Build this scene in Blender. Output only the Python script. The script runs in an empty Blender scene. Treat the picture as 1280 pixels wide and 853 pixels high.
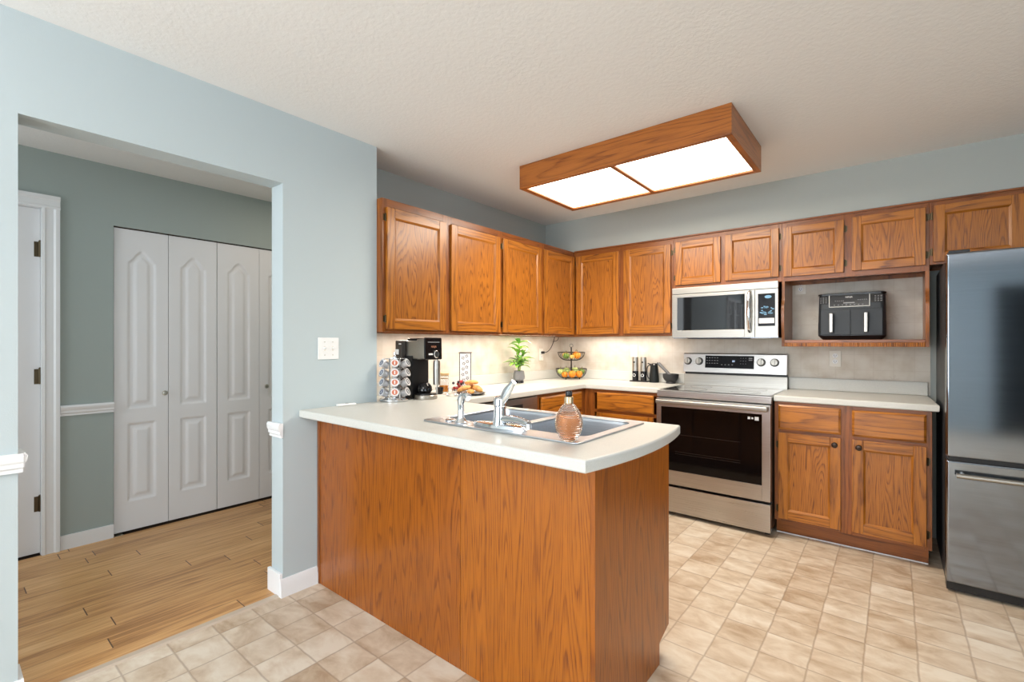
import bpy, bmesh, math, random
from mathutils import Vector, Matrix
random.seed(7)
PI = math.pi
sc = bpy.context.scene
C = sc.collection

# ------------------------------------------------------------------ camera
H = 1.26
F_PX, YAW, CY = 589.2, 39.02, 430.6
cd = bpy.data.cameras.new('camera'); cam = bpy.data.objects.new('camera', cd); C.objects.link(cam)
cd.sensor_fit = 'HORIZONTAL'; cd.sensor_width = 36.0; cd.lens = 36.0 * F_PX / 1280
cd.shift_y = (CY - 426.5) / 1280
cd.clip_start = 0.02
cam.location = (0, 0, H); cam.rotation_euler = (PI / 2, 0, math.radians(YAW))
sc.camera = cam

# ------------------------------------------------------------------ view and light
sc.view_settings.view_transform = 'Standard'; sc.view_settings.look = 'None'
sc.view_settings.gamma = 1.0; sc.view_settings.use_curve_mapping = False
sc.view_settings.exposure = 0.0
w = bpy.data.worlds.new('world'); sc.world = w; w.use_nodes = True
w.node_tree.nodes['Background'].inputs[0].default_value = (0.80, 0.90, 1.0, 1)
w.node_tree.nodes['Background'].inputs[1].default_value = 3.4

def area(name, loc, rot, sx, sy, power, col=(1, 1, 1), spread=PI):
    l = bpy.data.lights.new(name, 'AREA'); l.shape = 'RECTANGLE'; l.size = sx; l.size_y = sy
    l.energy = power; l.color = col; l.spread = spread
    o = bpy.data.objects.new(name, l); C.objects.link(o); o.location = loc; o.rotation_euler = rot
    return o
YR = -2.9      # wall behind the camera
XR = 2.5       # wall on the right
area('daylight_rear_window', (-1.15, YR + 0.06, 1.35), (-PI / 2, 0, PI), 2.2, 1.55, 70, (0.90, 0.95, 1.0))
area('daylight_side_window', (XR - 0.06, -0.7, 1.40), (0, PI / 2, 0), 1.7, 2.3, 30, (0.72, 0.87, 1.0))
area('ceiling_bounce_fill', (-0.9, -1.4, 1.80), (PI, 0, 0), 0.9, 0.9, 42, (1.0, 0.97, 0.94))  # unseen upward fill added to brighten the ceiling, like a bounced flash
area('overhead_fill', (-0.2, -0.9, 2.38), (0, 0, 0), 0.7, 0.7, 16, (1.0, 0.95, 0.88))  # added fill with no fixture, lifts the floor near the camera
area('hallway_light', (-3.2, 1.9, 2.40), (0, 0, 0), 0.5, 0.5, 5, (1.0, 0.86, 0.72))
area('hallway_daylight', (-3.2, -1.25, 1.5), (-PI / 2, 0, PI), 1.2, 1.8, 20, (0.9, 0.96, 1.0))

# ------------------------------------------------------------------ materials
def newmat(name):
    m = bpy.data.materials.new(name); m.use_nodes = True
    return m, m.node_tree.nodes, m.node_tree.links, m.node_tree.nodes['Principled BSDF']
def plain(name, col, rough=0.5, metal=0.0, bump=0.0, bscale=200, emis=None, estr=0, coat=0, trans=0, ior=1.45, spec=None, alpha=1):
    m, N, L, b = newmat(name)
    b.inputs['Base Color'].default_value = (*col, 1); b.inputs['Roughness'].default_value = rough
    b.inputs['Metallic'].default_value = metal; b.inputs['Coat Weight'].default_value = coat
    b.inputs['Transmission Weight'].default_value = trans; b.inputs['IOR'].default_value = ior
    if spec is not None: b.inputs['Specular IOR Level'].default_value = spec
    if emis: b.inputs['Emission Color'].default_value = (*emis, 1); b.inputs['Emission Strength'].default_value = estr
    n = N.new('ShaderNodeTexNoise'); n.inputs['Scale'].default_value = bscale
    tc = N.new('ShaderNodeTexCoord'); L.new(tc.outputs['Object'], n.inputs['Vector'])
    if bump:
        bp = N.new('ShaderNodeBump'); bp.inputs['Strength'].default_value = bump; bp.inputs['Distance'].default_value = 0.002
        L.new(n.outputs[0], bp.inputs['Height']); L.new(bp.outputs[0], b.inputs['Normal'])
    else:   # faint roughness variation
        mr = N.new('ShaderNodeMapRange'); mr.inputs[3].default_value = max(0, rough - 0.02); mr.inputs[4].default_value = min(1, rough + 0.03)
        n.inputs['Scale'].default_value = 12; L.new(n.outputs[0], mr.inputs[0]); L.new(mr.outputs[0], b.inputs['Roughness'])
    return m
def math_node(N, L, op, a, b_=None):
    n = N.new('ShaderNodeMath'); n.operation = op
    for i, v in enumerate((a, b_)):
        if v is None: continue
        if isinstance(v, (int, float)): n.inputs[i].default_value = v
        else: L.new(v, n.inputs[i])
    return n.outputs[0]
def ramp(N, L, fac, stops):
    r = N.new('ShaderNodeValToRGB'); e = r.color_ramp.elements
    e[0].position, e[0].color = stops[0][0], (*stops[0][1], 1)
    e[1].position, e[1].color = stops[-1][0], (*stops[-1][1], 1)
    for p, c in stops[1:-1]:
        x = e.new(p); x.color = (*c, 1)
    L.new(fac, r.inputs[0]); return r.outputs[0]
def mixc(N, L, fac, a, b, mode='MIX'):
    n = N.new('ShaderNodeMix'); n.data_type = 'RGBA'; n.blend_type = mode
    for k, v in ((0, fac), (6, a), (7, b)):
        if isinstance(v, (int, float)): n.inputs[k].default_value = v
        elif isinstance(v, tuple): n.inputs[k].default_value = (*v, 1)
        else: L.new(v, n.inputs[k])
    return n.outputs[2]
def oak(name, axis, across, base, dark, cath=1.0, freq=46, rough=0.32, sheet=0.0, stretch=0.45, pale=1.0, bdist=0.0006):
    """axis: grain direction, across: the face's other direction. rings cut lengthwise give cathedral figure."""
    m, N, L, b = newmat(name)
    tc = N.new('ShaderNodeTexCoord'); oi = N.new('ShaderNodeObjectInfo')
    sep = N.new('ShaderNodeSeparateXYZ'); L.new(tc.outputs['Object'], sep.inputs[0])
    ix = {'x': 0, 'y': 1, 'z': 2}
    al, ac = sep.outputs[ix[axis]], sep.outputs[ix[across]]
    th = sep.outputs[3 - ix[axis] - ix[across]]
    rnd = oi.outputs['Random']
    off = math_node(N, L, 'MULTIPLY', rnd, 17.3)
    if sheet:
        # veneer leaves joined side by side
        leaf = math_node(N, L, 'FLOOR', math_node(N, L, 'DIVIDE', ac, sheet))
        off = math_node(N, L, 'ADD', off, math_node(N, L, 'MULTIPLY', leaf, 3.71))
    cmb = N.new('ShaderNodeCombineXYZ')
    L.new(math_node(N, L, 'ADD', math_node(N, L, 'MULTIPLY', ac, 4.6), off), cmb.inputs[0])
    L.new(math_node(N, L, 'ADD', math_node(N, L, 'MULTIPLY', al, stretch), off), cmb.inputs[1])
    L.new(th, cmb.inputs[2])
    n1 = N.new('ShaderNodeTexNoise'); n1.inputs['Scale'].default_value = 1.7; n1.inputs['Detail'].default_value = 2.2
    n1.inputs['Roughness'].default_value = 0.45
    L.new(cmb.outputs[0], n1.inputs['Vector'])
    # growth rings: level lines of a slowly changing field
    fld = math_node(N, L, 'ADD', math_node(N, L, 'MULTIPLY', n1.outputs[0], freq * 0.42 * cath), math_node(N, L, 'MULTIPLY', ac, freq * 0.5))
    fr = math_node(N, L, 'FRACT', fld)
    # pores
    cm2 = N.new('ShaderNodeCombineXYZ')
    L.new(math_node(N, L, 'ADD', math_node(N, L, 'MULTIPLY', ac, 330), off), cm2.inputs[0])
    L.new(math_node(N, L, 'ADD', math_node(N, L, 'MULTIPLY', al, 9), off), cm2.inputs[1])
    L.new(math_node(N, L, 'MULTIPLY', th, 420), cm2.inputs[2])
    n2 = N.new('ShaderNodeTexNoise'); n2.inputs['Scale'].default_value = 1.0; n2.inputs['Detail'].default_value = 2
    L.new(cm2.outputs[0], n2.inputs['Vector'])
    ring = ramp(N, L, fr, [(0.0, (0.2,)*3), (0.10, (1.0,)*3), (0.34, (0.45,)*3), (0.62, (0.0,)*3), (1.0, (0.15,)*3)])
    pore = ramp(N, L, n2.outputs[0], [(0.50, (0,)*3), (0.66, (1,)*3)])
    amt = math_node(N, L, 'MINIMUM', math_node(N, L, 'ADD', math_node(N, L, 'MULTIPLY', ring, math_node(N, L, 'ADD', math_node(N, L, 'MULTIPLY', pore, 0.50), 0.58)), math_node(N, L, 'MULTIPLY', pore, 0.30)), 1.0)
    n3 = N.new('ShaderNodeTexNoise'); n3.inputs['Scale'].default_value = 3.0
    L.new(cmb.outputs[0], n3.inputs['Vector'])
    b2 = tuple(min(1, v * 1.22 * pale) for v in base); b1 = tuple(v * 0.86 for v in base)
    bc = mixc(N, L, math_node(N, L, 'ADD', math_node(N, L, 'MULTIPLY', n3.outputs[0], 0.6), math_node(N, L, 'MULTIPLY', rnd, 0.4)), b1, b2)
    col = mixc(N, L, amt, bc, dark)
    L.new(col, b.inputs['Base Color'])
    b.inputs['Roughness'].default_value = rough
    b.inputs['Coat Weight'].default_value = 0.08; b.inputs['Coat Roughness'].default_value = 0.2
    bp = N.new('ShaderNodeBump'); bp.inputs['Strength'].default_value = 0.35; bp.inputs['Distance'].default_value = bdist
    inv = math_node(N, L, 'SUBTRACT', 1.0, amt); L.new(inv, bp.inputs['Height']); L.new(bp.outputs[0], b.inputs['Normal'])
    return m
OB, OD = (0.42, 0.145, 0.014), (0.12, 0.030, 0.004)
oak_z = oak('oak_upright_grain', 'z', 'x', OB, OD, cath=0.5)
oak_x = oak('oak_level_grain', 'x', 'z', OB, OD, cath=0.5)
oak_panel = oak('oak_door_panel', 'z', 'x', (0.40, 0.135, 0.014), OD, cath=1.5, freq=52)
oak_side = oak('oak_side_panel', 'z', 'y', (0.33, 0.105, 0.016), OD, cath=0.7)
oak_frame = oak('oak_face_frame_upright', 'z', 'x', (0.27, 0.080, 0.013), OD, cath=0.4)
oak_frame_x = oak('oak_face_frame_level', 'x', 'z', (0.27, 0.080, 0.013), OD, cath=0.4)
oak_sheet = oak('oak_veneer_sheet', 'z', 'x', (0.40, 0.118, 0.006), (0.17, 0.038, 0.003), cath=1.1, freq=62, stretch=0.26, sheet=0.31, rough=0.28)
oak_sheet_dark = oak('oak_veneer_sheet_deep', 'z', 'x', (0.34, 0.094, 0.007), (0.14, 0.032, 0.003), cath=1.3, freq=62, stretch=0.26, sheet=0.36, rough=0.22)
oak_end = oak('oak_veneer_end', 'z', 'y', (0.35, 0.098, 0.006), (0.15, 0.034, 0.003), cath=1.0, freq=62, stretch=0.26, sheet=0.33, rough=0.3)
oak_light = oak('oak_light_box', 'x', 'z', (0.38, 0.122, 0.020), (0.20, 0.055, 0.010), cath=0.5, freq=50)
oak_light_y = oak('oak_light_box_end', 'y', 'z', (0.38, 0.122, 0.020), (0.20, 0.055, 0.010), cath=0.5, freq=50)
dark_gap = plain('dark_gap', (0.03, 0.015, 0.008), 0.8)

def wallpaint(name, col):
    return plain(name, col, 0.62, bump=0.12, bscale=260, spec=0.3)
paint = wallpaint('pale_blue_green_paint', (0.485, 0.555, 0.575))
paint_k = wallpaint('grey_green_kitchen_paint', (0.41, 0.44, 0.42))
paint_h = wallpaint('sage_hallway_paint', (0.37, 0.425, 0.405))
white_trim = plain('white_gloss_trim', (0.82, 0.83, 0.84), 0.35)
white_door = plain('white_door_paint', (0.80, 0.80, 0.81), 0.4, bump=0.05, bscale=120)
def ceilmat():
    m, N, L, b = newmat('textured_ceiling')
    b.inputs['Base Color'].default_value = (0.80, 0.80, 0.79, 1); b.inputs['Roughness'].default_value = 0.9
    tc = N.new('ShaderNodeTexCoord')
    n = N.new('ShaderNodeTexNoise'); n.inputs['Scale'].default_value = 60; n.inputs['Detail'].default_value = 4
    L.new(tc.outputs['Object'], n.inputs['Vector'])
    r = ramp(N, L, n.outputs[0], [(0.42, (0,)*3), (0.58, (1,)*3)])
    bp = N.new('ShaderNodeBump'); bp.inputs['Strength'].default_value = 0.16; bp.inputs['Distance'].default_value = 0.003
    L.new(r, bp.inputs['Height']); L.new(bp.outputs[0], b.inputs['Normal'])
    return m
ceil_m = ceilmat()
def tilefloor():
    m, N, L, b = newmat('beige_vinyl_tile')
    tc = N.new('ShaderNodeTexCoord')
    mp = N.new('ShaderNodeMapping'); mp.inputs['Scale'].default_value = (1/0.168,)*3
    mp.inputs['Location'].default_value = (0.094/0.168, -2.306/0.168, 0.5)
    L.new(tc.outputs['Object'], mp.inputs['Vector'])
    sep = N.new('ShaderNodeSeparateXYZ'); L.new(mp.outputs[0], sep.inputs[0])
    nw = N.new('ShaderNodeTexNoise'); nw.inputs['Scale'].default_value = 9; L.new(tc.outputs['Object'], nw.inputs['Vector'])
    wob = math_node(N, L, 'MULTIPLY', math_node(N, L, 'SUBTRACT', nw.outputs[0], 0.5), 0.05)
    xs = math_node(N, L, 'ADD', sep.outputs[0], wob); ys = math_node(N, L, 'SUBTRACT', sep.outputs[1], wob)
    fx = math_node(N, L, 'FLOOR', xs); fy = math_node(N, L, 'FLOOR', ys)
    cb = N.new('ShaderNodeCombineXYZ'); L.new(fx, cb.inputs[0]); L.new(fy, cb.inputs[1])
    wn = N.new('ShaderNodeTexWhiteNoise'); wn.noise_dimensions = '2D'; L.new(cb.outputs[0], wn.inputs['Vector'])
    # streaky clouds, running one way per tile
    off = N.new('ShaderNodeVectorMath'); off.operation = 'ADD'
    sc3 = N.new('ShaderNodeVectorMath'); sc3.operation = 'SCALE'; sc3.inputs['Scale'].default_value = 9.0
    L.new(wn.outputs['Color'], sc3.inputs[0]); L.new(mp.outputs[0], off.inputs[0]); L.new(sc3.outputs[0], off.inputs[1])
    m2 = N.new('ShaderNodeMapping'); m2.inputs['Scale'].default_value = (1.0, 1.7, 1); L.new(off.outputs[0], m2.inputs['Vector'])
    n1 = N.new('ShaderNodeTexNoise'); n1.inputs['Scale'].default_value = 1.1; n1.inputs['Detail'].default_value = 6; n1.inputs['Roughness'].default_value = 0.6
    n1.inputs['Distortion'].default_value = 0.4; L.new(m2.outputs[0], n1.inputs['Vector'])
    v = math_node(N, L, 'ADD', math_node(N, L, 'MULTIPLY', n1.outputs[0], 0.9), math_node(N, L, 'MULTIPLY', wn.outputs['Value'], 0.20))
    col = ramp(N, L, v, [(0.34, (0.42, 0.30, 0.195)), (0.46, (0.54, 0.42, 0.30)), (0.58, (0.64, 0.53, 0.405)), (0.74, (0.74, 0.66, 0.545))])
    # edge lines
    def edge(c):
        f = math_node(N, L, 'FRACT', c); d = math_node(N, L, 'MINIMUM', f, math_node(N, L, 'SUBTRACT', 1.0, f)); return d
    d = math_node(N, L, 'MINIMUM', edge(xs), edge(ys))
    g = N.new('ShaderNodeMapRange'); g.inputs[1].default_value = 0.008; g.inputs[2].default_value = 0.030; g.inputs[3].default_value = 0.55; g.inputs[4].default_value = 0.0
    L.new(d, g.inputs[0])
    col = mixc(N, L, g.outputs[0], col, (0.30, 0.215, 0.15))
    L.new(col, b.inputs['Base Color']); b.inputs['Roughness'].default_value = 0.42
    bp = N.new('ShaderNodeBump'); bp.inputs['Strength'].default_value = 0.25; bp.inputs['Distance'].default_value = 0.002
    L.new(math_node(N, L, 'SUBTRACT', n1.outputs[0], g.outputs[0]), bp.inputs['Height']); L.new(bp.outputs[0], b.inputs['Normal'])
    return m
tile_m = tilefloor()
def plankfloor():
    m, N, L, b = newmat('laminate_oak_planks')
    tc = N.new('ShaderNodeTexCoord'); sep = N.new('ShaderNodeSeparateXYZ'); L.new(tc.outputs['Object'], sep.inputs[0])
    PW = 0.0985
    px = math_node(N, L, 'DIVIDE', math_node(N, L, 'ADD', sep.outputs[0], 0.052), PW); ix = math_node(N, L, 'FLOOR', px)
    wn = N.new('ShaderNodeTexWhiteNoise'); wn.noise_dimensions = '1D'; L.new(ix, wn.inputs['W'])
    py = math_node(N, L, 'ADD', math_node(N, L, 'DIVIDE', sep.outputs[1], 1.15), math_node(N, L, 'MULTIPLY', wn.outputs['Value'], 5))
    iy = math_node(N, L, 'FLOOR', py)
    cb = N.new('ShaderNodeCombineXYZ'); L.new(ix, cb.inputs[0]); L.new(iy, cb.inputs[1])
    w2 = N.new('ShaderNodeTexWhiteNoise'); w2.noise_dimensions = '2D'; L.new(cb.outputs[0], w2.inputs['Vector'])
    c2 = N.new('ShaderNodeCombineXYZ')
    L.new(math_node(N, L, 'ADD', math_node(N, L, 'MULTIPLY', sep.outputs[0], 34), math_node(N, L, 'MULTIPLY', w2.outputs['Value'], 40)), c2.inputs[0])
    L.new(math_node(N, L, 'MULTIPLY', sep.outputs[1], 1.7), c2.inputs[1])
    n = N.new('ShaderNodeTexNoise'); n.inputs['Scale'].default_value = 1.6; n.inputs['Detail'].default_value = 6; n.inputs['Roughness'].default_value = 0.6
    n.inputs['Distortion'].default_value = 0.5; L.new(c2.outputs[0], n.inputs['Vector'])
    v = math_node(N, L, 'ADD', math_node(N, L, 'MULTIPLY', n.outputs[0], 0.9), math_node(N, L, 'MULTIPLY', w2.outputs['Value'], 0.16))
    col = ramp(N, L, v, [(0.36, (0.34, 0.16, 0.05)), (0.48, (0.54, 0.28, 0.10)), (0.62, (0.66, 0.38, 0.155)), (0.76, (0.74, 0.46, 0.21))])
    f = math_node(N, L, 'FRACT', px); f2 = math_node(N, L, 'FRACT', py)
    a = math_node(N, L, 'LESS_THAN', f2, 0.004)
    e = math_node(N, L, 'MULTIPLY', math_node(N, L, 'LESS_THAN', f, 0.02), 0.45)
    col = mixc(N, L, math_node(N, L, 'MAXIMUM', a, e), col, (0.10, 0.045, 0.018))
    L.new(col, b.inputs['Base Color']); b.inputs['Roughness'].default_value = 0.33
    return m
plank_m = plankfloor()
def backsplash_mat():
    m, N, L, b = newmat('cream_wallpaper_tile')
    tc = N.new('ShaderNodeTexCoord')
    sep = N.new('ShaderNodeSeparateXYZ'); L.new(tc.outputs['Object'], sep.inputs[0])
    h = math_node(N, L, 'ADD', sep.outputs[0], sep.outputs[1])
    S = 0.108
    px = math_node(N, L, 'DIVIDE', h, S); pz = math_node(N, L, 'DIVIDE', sep.outputs[2], S)
    def edge(c):
        f = math_node(N, L, 'FRACT', c); return math_node(N, L, 'MINIMUM', f, math_node(N, L, 'SUBTRACT', 1.0, f))
    d = math_node(N, L, 'MINIMUM', edge(px), edge(pz))
    g = math_node(N, L, 'MULTIPLY', math_node(N, L, 'LESS_THAN', d, 0.02), 0.16)
    n = N.new('ShaderNodeTexNoise'); n.inputs['Scale'].default_value = 9; n.inputs['Detail'].default_value = 5; L.new(tc.outputs['Object'], n.inputs['Vector'])
    col = ramp(N, L, n.outputs[0], [(0.3, (0.60, 0.525, 0.43)), (0.55, (0.70, 0.64, 0.555)), (0.75, (0.75, 0.70, 0.62))])
    # pale floral motif every few tiles
    px4 = math_node(N, L, 'SUBTRACT', math_node(N, L, 'FRACT', math_node(N, L, 'DIVIDE', h, S * 4)), 0.5)
    pz4 = math_node(N, L, 'SUBTRACT', math_node(N, L, 'FRACT', math_node(N, L, 'DIVIDE', sep.outputs[2], S * 4)), 0.36)
    r = math_node(N, L, 'SQRT', math_node(N, L, 'ADD', math_node(N, L, 'MULTIPLY', px4, px4), math_node(N, L, 'MULTIPLY', pz4, pz4)))
    ang = math_node(N, L, 'ARCTAN2', pz4, px4)
    pet = math_node(N, L, 'MULTIPLY', math_node(N, L, 'ADD', math_node(N, L, 'SINE', math_node(N, L, 'MULTIPLY', ang, 6)), 1.6), 0.03)
    fl = math_node(N, L, 'MULTIPLY', math_node(N, L, 'MULTIPLY', math_node(N, L, 'LESS_THAN', r, pet), math_node(N, L, 'GREATER_THAN', n.outputs[0], 0.45)), 0.16)
    col = mixc(N, L, math_node(N, L, 'MAXIMUM', g, fl), col, (0.42, 0.33, 0.26))
    L.new(col, b.inputs['Base Color']); b.inputs['Roughness'].default_value = 0.55
    return m
splash_m = backsplash_mat()
def brushed(name, col, rough, axis='x', var=0.10, metal=1.0):
    m, N, L, b = newmat(name)
    tc = N.new('ShaderNodeTexCoord'); mp = N.new('ShaderNodeMapping')
    mp.inputs['Scale'].default_value = {'x': (3, 300, 300), 'z': (300, 300, 3)}[axis]
    L.new(tc.outputs['Object'], mp.inputs['Vector'])
    n = N.new('ShaderNodeTexNoise'); n.inputs['Scale'].default_value = 1; n.inputs['Detail'].default_value = 3; L.new(mp.outputs[0], n.inputs['Vector'])
    c = ramp(N, L, n.outputs[0], [(0.3, tuple(v * (1 - var) for v in col)), (0.7, tuple(min(1, v * (1 + var)) for v in col))])
    L.new(c, b.inputs['Base Color']); b.inputs['Metallic'].default_value = metal
    mr = N.new('ShaderNodeMapRange'); mr.inputs[3].default_value = rough * 0.88; mr.inputs[4].default_value = rough * 1.2
    L.new(n.outputs[0], mr.inputs[0]); L.new(mr.outputs[0], b.inputs['Roughness'])
    return m
steel = brushed('brushed_steel', (0.50, 0.485, 0.47), 0.28)
steel_w = brushed('warm_brushed_steel', (0.40, 0.378, 0.34), 0.34)
steel_dark = brushed('dark_stainless', (0.29, 0.322, 0.37), 0.085, var=0.05)
sink_m = brushed('sink_steel', (0.62, 0.65, 0.69), 0.30)
chrome = plain('chrome', (0.80, 0.82, 0.85), 0.06, 1.0)
nickel = plain('satin_nickel', (0.6, 0.57, 0.5), 0.28, 1.0)
brass_old = plain('aged_brass', (0.10, 0.075, 0.045), 0.35, 1.0)
bronze = plain('dark_bronze', (0.05, 0.035, 0.028), 0.3, 0.8)
black_glass = plain('black_glass', (0.004, 0.004, 0.005), 0.03, ior=1.6)
key_glass = plain('dark_keypad_glass', (0.006, 0.006, 0.008), 0.2, spec=0.15)
oven_glass = plain('oven_window_glass', (0.004, 0.003, 0.003), 0.05, spec=0.25)
cook_glass = plain('cooktop_glass', (0.012, 0.012, 0.012), 0.06, coat=1.0)
black_pl = plain('black_plastic', (0.012, 0.012, 0.013), 0.35)
black_gl = plain('black_gloss_plastic', (0.008, 0.008, 0.009), 0.10)
charcoal = plain('charcoal_plastic', (0.022, 0.026, 0.031), 0.42)
dark_brown = plain('smoked_plastic', (0.045, 0.036, 0.03), 0.3)
counter_m = plain('off_white_laminate', (0.69, 0.685, 0.645), 0.36)
def speckle(m):
    N, L = m.node_tree.nodes, m.node_tree.links; b = N['Principled BSDF']
    tc = N.new('ShaderNodeTexCoord'); n = N.new('ShaderNodeTexNoise'); n.inputs['Scale'].default_value = 350; L.new(tc.outputs['Object'], n.inputs['Vector'])
    L.new(ramp(N, L, n.outputs[0], [(0.3, (0.575, 0.575, 0.54)), (0.6, (0.64, 0.64, 0.60))]), b.inputs['Base Color'])
speckle(counter_m)
white_pl = plain('white_plastic', (0.85, 0.85, 0.84), 0.35)
ivory_pl = plain('ivory_plastic', (0.78, 0.74, 0.66), 0.4)
slot_m = plain('dark_slot', (0.04, 0.035, 0.03), 0.6)
print_white = plain('white_print', (0.8, 0.8, 0.8), 0.5)
print_grey = plain('grey_print', (0.28, 0.28, 0.29), 0.5)
print_blue = plain('blue_film', (0.16, 0.34, 0.52), 0.35)
display_m = plain('lit_display', (0.1, 0.1, 0.1), 0.4, emis=(0.6, 0.75, 1.0), estr=1.2)
diffuser = plain('lit_acrylic_diffuser', (0.9, 0.9, 0.88), 0.5, emis=(1.0, 0.93, 0.82), estr=6.5)
strip_m = plain('under_cabinet_tube', (0.9, 0.9, 0.85), 0.5, emis=(1.0, 0.84, 0.62), estr=3)
glass = plain('clear_glass', (1, 1, 1), 0.02, trans=1.0, ior=1.45)
pane_m = plain('window_glass', (1, 1, 1), 0.0, trans=1.0, ior=1.02)

# ------------------------------------------------------------------ mesh helpers
class MB:
    def __init__(s): s.bm = bmesh.new()
    def _mat(s, faces, mi):
        for f in faces: f.material_index = mi
    def box(s, x0, x1, y0, y1, z0, z1, mi=0, bev=0.0, seg=2):
        tmp = bmesh.new(); bmesh.ops.create_cube(tmp, size=1)
        for v in tmp.verts:
            v.co = Vector(((x0 + x1) / 2 + v.co.x * (x1 - x0), (y0 + y1) / 2 + v.co.y * (y1 - y0), (z0 + z1) / 2 + v.co.z * (z1 - z0)))
        if bev: bmesh.ops.bevel(tmp, geom=list(tmp.edges), offset=bev, segments=seg, affect='EDGES', profile=0.5)
        s.merge(tmp, mi); return s
    def merge(s, tmp, mi=0, M=None):
        if M is not None: bmesh.ops.transform(tmp, matrix=M, verts=tmp.verts)
        mp = {}
        for v in tmp.verts: mp[v] = s.bm.verts.new(v.co)
        for f in tmp.faces:
            try:
                nf = s.bm.faces.new([mp[v] for v in f.verts]); nf.material_index = mi
            except ValueError: pass
        tmp.free()
    def tube(s, pts, r, seg=12, mi=0, cap=True, closed=False):
        pts = [Vector(p) for p in pts]; n = len(pts)
        rs = r if isinstance(r, (list, tuple)) else [r] * n
        rings = []; up = None
        for i, p in enumerate(pts):
            if closed: t = pts[(i + 1) % n] - pts[i - 1]
            else: t = pts[min(i + 1, n - 1)] - pts[max(i - 1, 0)]
            t.normalize()
            if up is None: up = t.orthogonal().normalized()
            else:
                up = (up - t * up.dot(t))
                up = up.normalized() if up.length > 1e-6 else t.orthogonal().normalized()
            b2 = t.cross(up)
            rings.append([s.bm.verts.new(p + (up * math.cos(2 * PI * k / seg) + b2 * math.sin(2 * PI * k / seg)) * rs[i]) for k in range(seg)])
        m = n if closed else n - 1
        for i in range(m):
            a, b = rings[i], rings[(i + 1) % n]
            for k in range(seg):
                s.bm.faces.new([a[k], a[(k + 1) % seg], b[(k + 1) % seg], b[k]]).material_index = mi
        if cap and not closed:
            s.bm.faces.new(list(reversed(rings[0]))).material_index = mi; s.bm.faces.new(rings[-1]).material_index = mi
        return s
    def lathe(s, prof, c=(0, 0, 0), seg=32, mi=0, sx=1, sy=1, axis='z', lobes=0, la=0):
        """prof: list of (r, h) bottom to top"""
        c = Vector(c); rings = []
        for r, h in prof:
            if r < 1e-6:
                p = Vector((0, 0, h)); rings.append([p])
            else:
                rings.append([Vector((math.cos(2 * PI * k / seg) * r * sx * (1 + la * abs(math.cos(lobes * PI * k / seg)) if lobes else 1),
                                      math.sin(2 * PI * k / seg) * r * sy * (1 + la * abs(math.cos(lobes * PI * k / seg)) if lobes else 1), h)) for k in range(seg)])
        R = {'z': Matrix.Identity(3), 'y': Matrix.Rotation(-PI / 2, 3, 'X') , '-y': Matrix.Rotation(PI / 2, 3, 'X'), 'x': Matrix.Rotation(PI / 2, 3, 'Y')}[axis] if isinstance(axis, str) else axis
        vr = [[s.bm.verts.new(c + R @ p) for p in ring] for ring in rings]
        for a, b in zip(vr, vr[1:]):
            if len(a) == 1 and len(b) == 1: continue
            for k in range(seg):
                k2 = (k + 1) % seg
                if len(a) == 1: f = [a[0], b[k2], b[k]]
                elif len(b) == 1: f = [a[k], a[k2], b[0]]
                else: f = [a[k], a[k2], b[k2], b[k]]
                try: s.bm.faces.new(f).material_index = mi
                except ValueError: pass
        if len(vr[0]) > 1: s.bm.faces.new(list(reversed(vr[0]))).material_index = mi
        if len(vr[-1]) > 1: s.bm.faces.new(vr[-1]).material_index = mi
        return s
    def prism(s, poly, axis, a0, a1, mi=0, bev=0):
        """poly in the two other axes (order x,y / x,z / y,z), extruded along axis"""
        tmp = bmesh.new()
        def P(u, v, a): return {'x': (a, u, v), 'y': (u, a, v), 'z': (u, v, a)}[axis]
        A = [tmp.verts.new(P(u, v, a0)) for u, v in poly]; B = [tmp.verts.new(P(u, v, a1)) for u, v in poly]
        n = len(poly)
        for i in range(n): tmp.faces.new([A[i], A[(i + 1) % n], B[(i + 1) % n], B[i]])
        tmp.faces.new(list(reversed(A))); tmp.faces.new(B)
        bmesh.ops.recalc_face_normals(tmp, faces=tmp.faces)
        if bev: bmesh.ops.bevel(tmp, geom=list(tmp.edges), offset=bev, segments=2, affect='EDGES', profile=0.5)
        s.merge(tmp, mi); return s
    def sphere(s, c, r, seg=16, mi=0, sx=1, sy=1, sz=1):
        n = max(6, seg // 2)
        prof = [(r * math.sin(PI * i / n), -r * sz * math.cos(PI * i / n)) for i in range(n + 1)]
        prof[0] = (0, prof[0][1]); prof[-1] = (0, prof[-1][1])
        return s.lathe(prof, c, seg, mi, sx, sy)
    def build(s, name, mats, parent=None, loc=None, angle=35):
        bmesh.ops.recalc_face_normals(s.bm, faces=s.bm.faces)
        me = bpy.data.meshes.new(name); s.bm.to_mesh(me); s.bm.free()
        for m in (mats if isinstance(mats, (list, tuple)) else [mats]): me.materials.append(m)
        me.shade_smooth(); me.set_sharp_from_angle(angle=math.radians(angle))
        o = bpy.data.objects.new(name, me); C.objects.link(o)
        wn = o.modifiers.new('face_weighted_normals', 'WEIGHTED_NORMAL'); wn.keep_sharp = True; wn.weight = 100
        if parent: o.parent = parent
        if loc: o.location = loc
        return o
def tag(o, label, cat, group=None):
    o['label'] = label; o['category'] = cat
    if group: o['group'] = group
    return o
def thing(name, label, cat, loc=(0, 0, 0), rz=0, group=None):
    o = bpy.data.objects.new(name, None); C.objects.link(o); o.location = loc; o.rotation_euler = (0, 0, rz)
    o.empty_display_size = 0.05
    return tag(o, label, cat, group)
def struct(o): o['kind'] = 'structure'; return o
def sbox(name, mat, *boxes, bev=0):
    m = MB()
    for b in boxes: m.box(*b, bev=bev)
    return struct(m.build(name, mat))
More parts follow.
